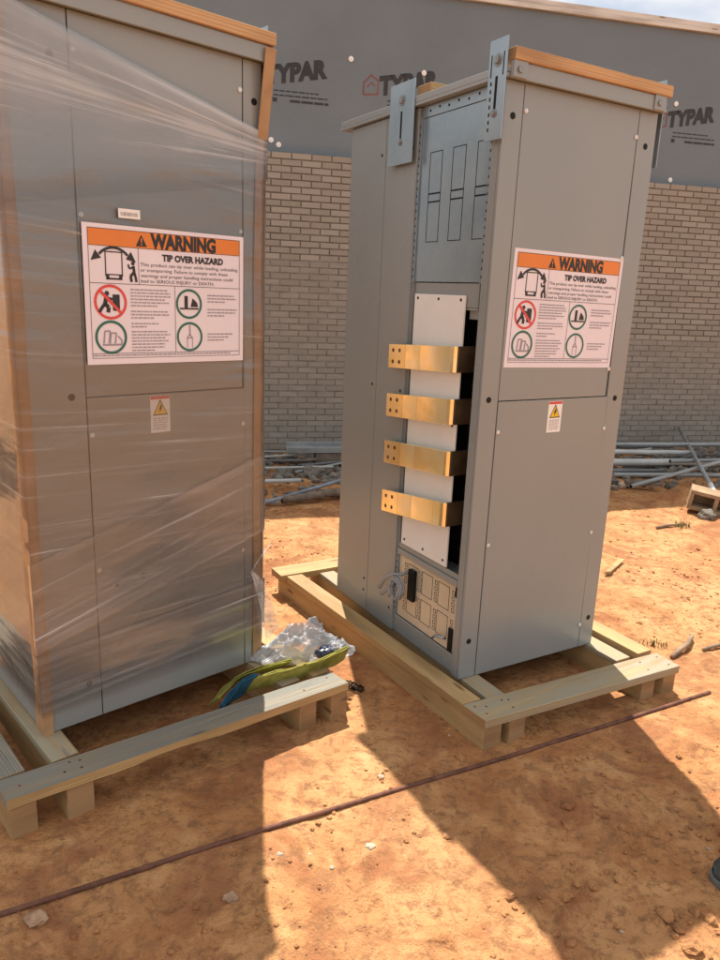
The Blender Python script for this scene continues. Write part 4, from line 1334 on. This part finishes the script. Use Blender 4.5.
blk = empty('concrete_block', (2.86, 5.74, .035), .06, 'tan hollow concrete block tipped on a rock with both cells facing out', 'block')
blk.rotation_euler = (0.05, .13, -.40)
m = MB()
BW, BH, BD, TH = .40, .160, .19, .030
for (x0, x1, z0, z1) in ((0, BW, 0, TH), (0, BW, BH - TH, BH), (0, TH, TH, BH - TH), (BW / 2 - TH / 2, BW / 2 + TH / 2, TH, BH - TH), (BW - TH, BW, TH, BH - TH)):
    m.box(x0 - .2, x1 - .2, -BD / 2, BD / 2, z0, z1)
m.build('block_shell', M['block'], blk, .004)
m = MB(); m.box(-.168, .168, .05, .06, .032, .128); m.build('cell_web', M['block'], blk)

def single_rock(x, y, s, mat, label, name='stone', seed=1, flat=.7, group=None, cat='stone', rot=0):
    vs, fs = rock_mesh(seed, 1.0, 3, flat)
    m = MB(); z = ground_h(x, y) + s * flat * .45
    ca, sa_ = cos(rot), sin(rot)
    m.add([(x + (v.x * ca - v.y * sa_) * s, y + (v.x * sa_ + v.y * ca) * s, z + v.z * s) for v in vs], fs, 0, [[(0, 0)] * 3] * len(fs))
    return tag(m.build(name, mat, None, 0, False), label, cat, group)
single_rock(2.745, 5.58, .065, M['rubble'], 'grey rock propping up the hollow concrete block', seed=4, flat=.75)
single_rock(-.812, 1.598, .027, M['stone'], 'brown stone touching the near end of the rusty rod', seed=9, flat=.62)
single_rock(-.311, 1.690, .020, M['stone'], 'flat reddish stone between the rod and the left shadow edge', seed=12, flat=.6)
single_rock(-.195, 1.855, .010, M['stone_pale'], 'small pale chip on sunlit sand left of the rod', seed=15, flat=.5)
single_rock(.075, 1.905, .015, M['stone_pale'], 'pale flat pebble on the sunlit wedge of sand', seed=18, flat=.35)
single_rock(.115, 2.245, .011, M['stone_pale'], 'pale chip beside the rod at the edge of the left pallet shadow', seed=21, flat=.5)
single_rock(2.41, 6.56, .045, M['stone_pale'], 'round whitish rock at the front edge of the pipe pile', seed=24, flat=.8)

m = MB(); m.hexa([(2.42, 6.47, .045), (2.74, 6.46, .045), (2.74, 6.57, .05), (2.42, 6.56, .05), (2.42, 6.47, .075), (2.74, 6.46, .075), (2.74, 6.57, .08), (2.42, 6.56, .08)])
tag(m.build('board_offcut', M['log'], None, .003), 'dark brown board offcut beside the round whitish rock', 'board')
rs = random.Random(21)
def wl_pt(t, d, z): return (t * cos(WALL_YAW) + d * sin(WALL_YAW), WALL_D + t * sin(WALL_YAW) - d * cos(WALL_YAW), z)
for k in range(34):
    left = k % 3 == 0
    t = rs.uniform(-1.6, .2) if left else rs.uniform(2.2, 5.4); d = rs.uniform(.12, 1.05); ln = rs.uniform(.35, 1.5); a = rs.gauss(0, .22)
    z0 = .05 + .14 * rs.random() * (1.1 - d); z1 = z0 + rs.uniform(-.04, .08)
    pipe(wl_pt(t - ln / 2, d + ln * a / 2, max(.05, z0)), wl_pt(t + ln / 2, max(.08, d - ln * a / 2), max(.05, z1)), rs.choice((.008, .010, .013, .016)),
         M[rs.choice(('pipe_grey', 'pipe_dark', 'pipe_pale', 'log', 'pipe_dark'))],
         'thin scrap pipe jumbled in the heap along the wall foot', 'pipe', 'scrap_pipe', True, 'thin scrap pipes along the wall foot')
m = MB(); m.hexa([(1.52, 4.24, .004), (1.56, 4.25, .004), (1.74, 4.52, .004), (1.70, 4.53, .004), (1.52, 4.24, .024), (1.56, 4.25, .024), (1.74, 4.52, .010), (1.70, 4.53, .010)], 0)
ob = m.build('wood_offcut', M['pine'], None, .002); ob.location.z = ground_h(1.62, 4.38)
tag(ob, 'wedge shaped pine offcut right of the unwrapped cabinet', 'wood')
def twig(pts, r, label):
    m = MB(); m.tube([gp(x, y, dz) for x, y, dz in pts], r, 7)
    return tag(m.build('twig', M['stick'], None, 0, True), label, 'stick', 'twigs on the dirt')
twig([(2.25, 5.32, .012), (2.36, 5.36, .016), (2.50, 5.41, .012)], [.010, .012, .007], 'straight stick in front of the hollow block')
twig([(1.54, 3.25, .010), (1.60, 3.31, .020), (1.66, 3.36, .030), (1.72, 3.45, .026), (1.73, 3.49, .018)], [.010, .014, .013, .010, .006], 'crooked root beyond the right end of the pallet')
twig([(1.73, 3.34, .008), (1.79, 3.37, .018), (1.86, 3.40, .014), (1.95, 3.44, .010)], [.008, .011, .010, .006], 'thin root at the right edge near the crooked one')

# left gap: boards, logs and pipes on the rubble
m = MB(); m.box(-.30, .62, -.10, .10, 0, .012); m.box(-.30, .62, -.10, -.088, .012, .05); m.box(-.30, .62, .088, .10, .012, .05)
ob = m.build('metal_trough', M['pipe_grey'], None, .002); ob.location = (-.40, 6.78, .19); ob.rotation_euler = (.10, 0, .20)
tag(ob, 'pale metal channel lying upside on the rubble by the wall', 'channel')
m = MB(); m.box(-.22, .34, -.09, .07, 0, .10); ob = m.build('timber_block', M['log'], None, .006); ob.location = (-.22, 6.82, .075); ob.rotation_euler = (0, 0, .2)
tag(ob, 'dark timber block propping up the pale metal channel', 'block')
pipe((-1.6, 5.72, .085), (-.50, 6.02, .085), .018, M['pipe_pale'], 'pale thin pipe on the rubble between the two cabinets')
pipe((-.80, 5.30, .055), (.25, 6.35, .16), .015, M['bluegrey'], 'bluish thin pipe crossing the rubble slantwise between the cabinets')
pipe((-.60, 5.50, .055), (-.29, 5.65, .07), .032, M['log'], 'short dark log with a hole in the near end', 'log', 'log', True, 'logs on the rubble')
pipe((-.34, 5.70, .06), (.20, 5.93, .06), .034, M['log'], 'dark log reaching behind the unwrapped cabinet', 'log', 'log', True, 'logs on the rubble')
pipe((-1.5, 5.35, .045), (-.62, 5.48, .045), .022, M['pipe_grey'], 'grey pipe partly behind the film wrapped cabinet')
single_rock(-.42, 6.42, .11, M['rubble'], 'largest lump of mortar on the rubble between the cabinets', 'mortar_lump', 31, .7, None, 'rubble')
single_rock(-.66, 6.40, .075, M['rubble'], 'mortar lump left of the largest one', 'mortar_lump', 33, .7, None, 'rubble')
single_rock(-.22, 6.30, .085, M['rubble'], 'mortar lump right of the largest one', 'mortar_lump', 36, .6, None, 'rubble')

# weeds
def weed(x, y, n, h, label, seed):
    r = random.Random(seed); m = MB()
    for i in range(n):
        a = r.uniform(0, 6.28); d = r.uniform(0, .07); bx, by = x + d * cos(a), y + d * sin(a) * .6
        l = r.uniform(.4, 1) * h; ln = r.uniform(.1, .8); b2 = r.uniform(0, 6.28); z = ground_h(bx, by)
        wx, wy = -sin(b2) * .003, cos(b2) * .003
        p0 = Vector((bx, by, z - .005)); p1 = p0 + Vector((cos(b2) * ln * l * .4, sin(b2) * ln * l * .4, l * .7)); p2 = p0 + Vector((cos(b2) * ln * l, sin(b2) * ln * l, l * .85))
        w_ = Vector((wx, wy, 0))
        m.add([p0 - w_, p0 + w_, p1 + w_ * .8, p1 - w_ * .8, p2], [(0, 1, 2, 3), (3, 2, 4)], 0, [[(0, 0)] * 4, [(0, 0)] * 3])
    return tag(m.build('weed_tuft', M['grass'], None), label, 'weed', 'sparse weed tufts')
weed(2.46, 5.37, 46, .07, 'weed tuft beside the straight stick near the hollow block', 1)
weed(1.50, 3.38, 40, .05, 'weed tuft at the right end of the pallet near the crooked root', 2)

# crumbs and pebbles of the dirt: beyond counting
def near_place(r):
    x = r.uniform(-1.6, 2.6); y = 1.35 + 3.4 * r.random() ** 1.5
    q = noise.noise(Vector((x * 1.8 + 5, y * 1.8, 0)))
    if r.random() > smooth(-.35, .45, q): return None
    for c, b_ in ((CR, (-.12, .96, -.34, 1.4)), (CL, (-.22, 1.05, -.38, 1.35))):
        u, v = loc_of(c, x, y)
        if b_[0] < u < b_[1] and b_[2] < v < b_[3]: return None
    return x, y
tag(scatter('dirt_crumbs', M['sand'], 15000, near_place, lambda r: .0013 + .0095 * r.random() ** 6, 1, .65, 5), kind='stuff')
def far_place(r):
    x = r.uniform(-1.5, 4.5); y = r.uniform(3.6, 6.6)
    return (x, y) if wall_dist(x, y) > 1.0 and loc_of(CR, x, y)[0] > 1.0 or x < 0 else None
tag(scatter('dirt_clods', M['sand'], 1300, far_place, lambda r: .003 + .018 * r.random() ** 5, 1, .45, 6), kind='stuff')
def clod_place(r):
    x = r.uniform(.25, 1.5); y = r.uniform(1.45, 2.6)
    if r.random() > smooth(-.25, .35, noise.noise(Vector((x * 2.6 + 1, y * 2.6, 3)))) or rod_dist(x, y) < .04: return None
    return x, y
tag(scatter('clay_clods', M['sand'], 420, clod_place, lambda r: .005 + .022 * r.random() ** 3, 2, .55, 13, .45), kind='stuff')
tag(scatter('pale_pebbles', M['stone_pale'], 420, near_place, lambda r: .002 + .009 * r.random() ** 4, 1, .6, 8), kind='stuff')

# ------------------------------------------------------------------ boot at the right edge
bt = empty('work_boot', (1.235, 1.80, ground_h(1.2, 1.80)), 0, 'dark boot toe reaching in at the right edge of the shaded dirt', 'boot')
bt.rotation_euler = (0, 0, radians(168))
def boot_ring(x, wd, z0, z1, n=18):
    return [(x, wd * cos(2 * pi * k / n) * (1.0 if sin(2 * pi * k / n) < 0 else .92), z0 + (z1 - z0) * (.5 + .5 * sin(2 * pi * k / n))) for k in range(n)]
def loft(rings, name, mat, parent):
    m = MB(); n = len(rings[0])
    for rg in rings: m.v += rg
    for i in range(len(rings) - 1):
        for k in range(n):
            k2 = (k + 1) % n
            m.f.append([i * n + k, i * n + k2, (i + 1) * n + k2, (i + 1) * n + k]); m.uv.append([(0, 0)] * 4); m.mi.append(0)
    m.f.append(list(range(n))); m.uv.append([(0, 0)] * n); m.mi.append(0)
    m.f.append([(len(rings) - 1) * n + k for k in range(n)][::-1]); m.uv.append([(0, 0)] * n); m.mi.append(0)
    return m.build(name, mat, parent, 0, True)
loft([boot_ring(.150, .012, .022, .040), boot_ring(.145, .028, .018, .056), boot_ring(.130, .042, .018, .068), boot_ring(.10, .050, .018, .078), boot_ring(.05, .050, .018, .090), boot_ring(0, .046, .018, .120), boot_ring(-.05, .044, .018, .16), boot_ring(-.09, .044, .018, .20), boot_ring(-.135, .042, .018, .21), boot_ring(-.15, .03, .03, .20)], 'upper', M['boot'], bt)
m = MB(); out_ = [(.158, 0), (.152, .022), (.135, .042), (.10, .054), (.03, .053), (-.04, .042), (-.10, .043), (-.15, .036), (-.163, 0)]
loop = out_ + [(x, -y) for x, y in out_[-2:0:-1]]
n = len(loop)
m.v = [(x, y, 0) for x, y in loop] + [(x, y, .022) for x, y in loop]
m.f = [[i, (i + 1) % n, n + (i + 1) % n, n + i] for i in range(n)] + [list(range(n))[::-1], [n + i for i in range(n)]]
m.uv = [[(0, 0)] * len(f) for f in m.f]; m.mi = [0] * len(m.f)
m.build('sole', M['sole'], bt, .004)
m = MB(); m.tube([(-.07, 0, .16), (-.075, 0, .24), (-.08, 0, .34)], [.058, .062, .066], 18); m.build('shaft', M['boot'], bt, 0, True)
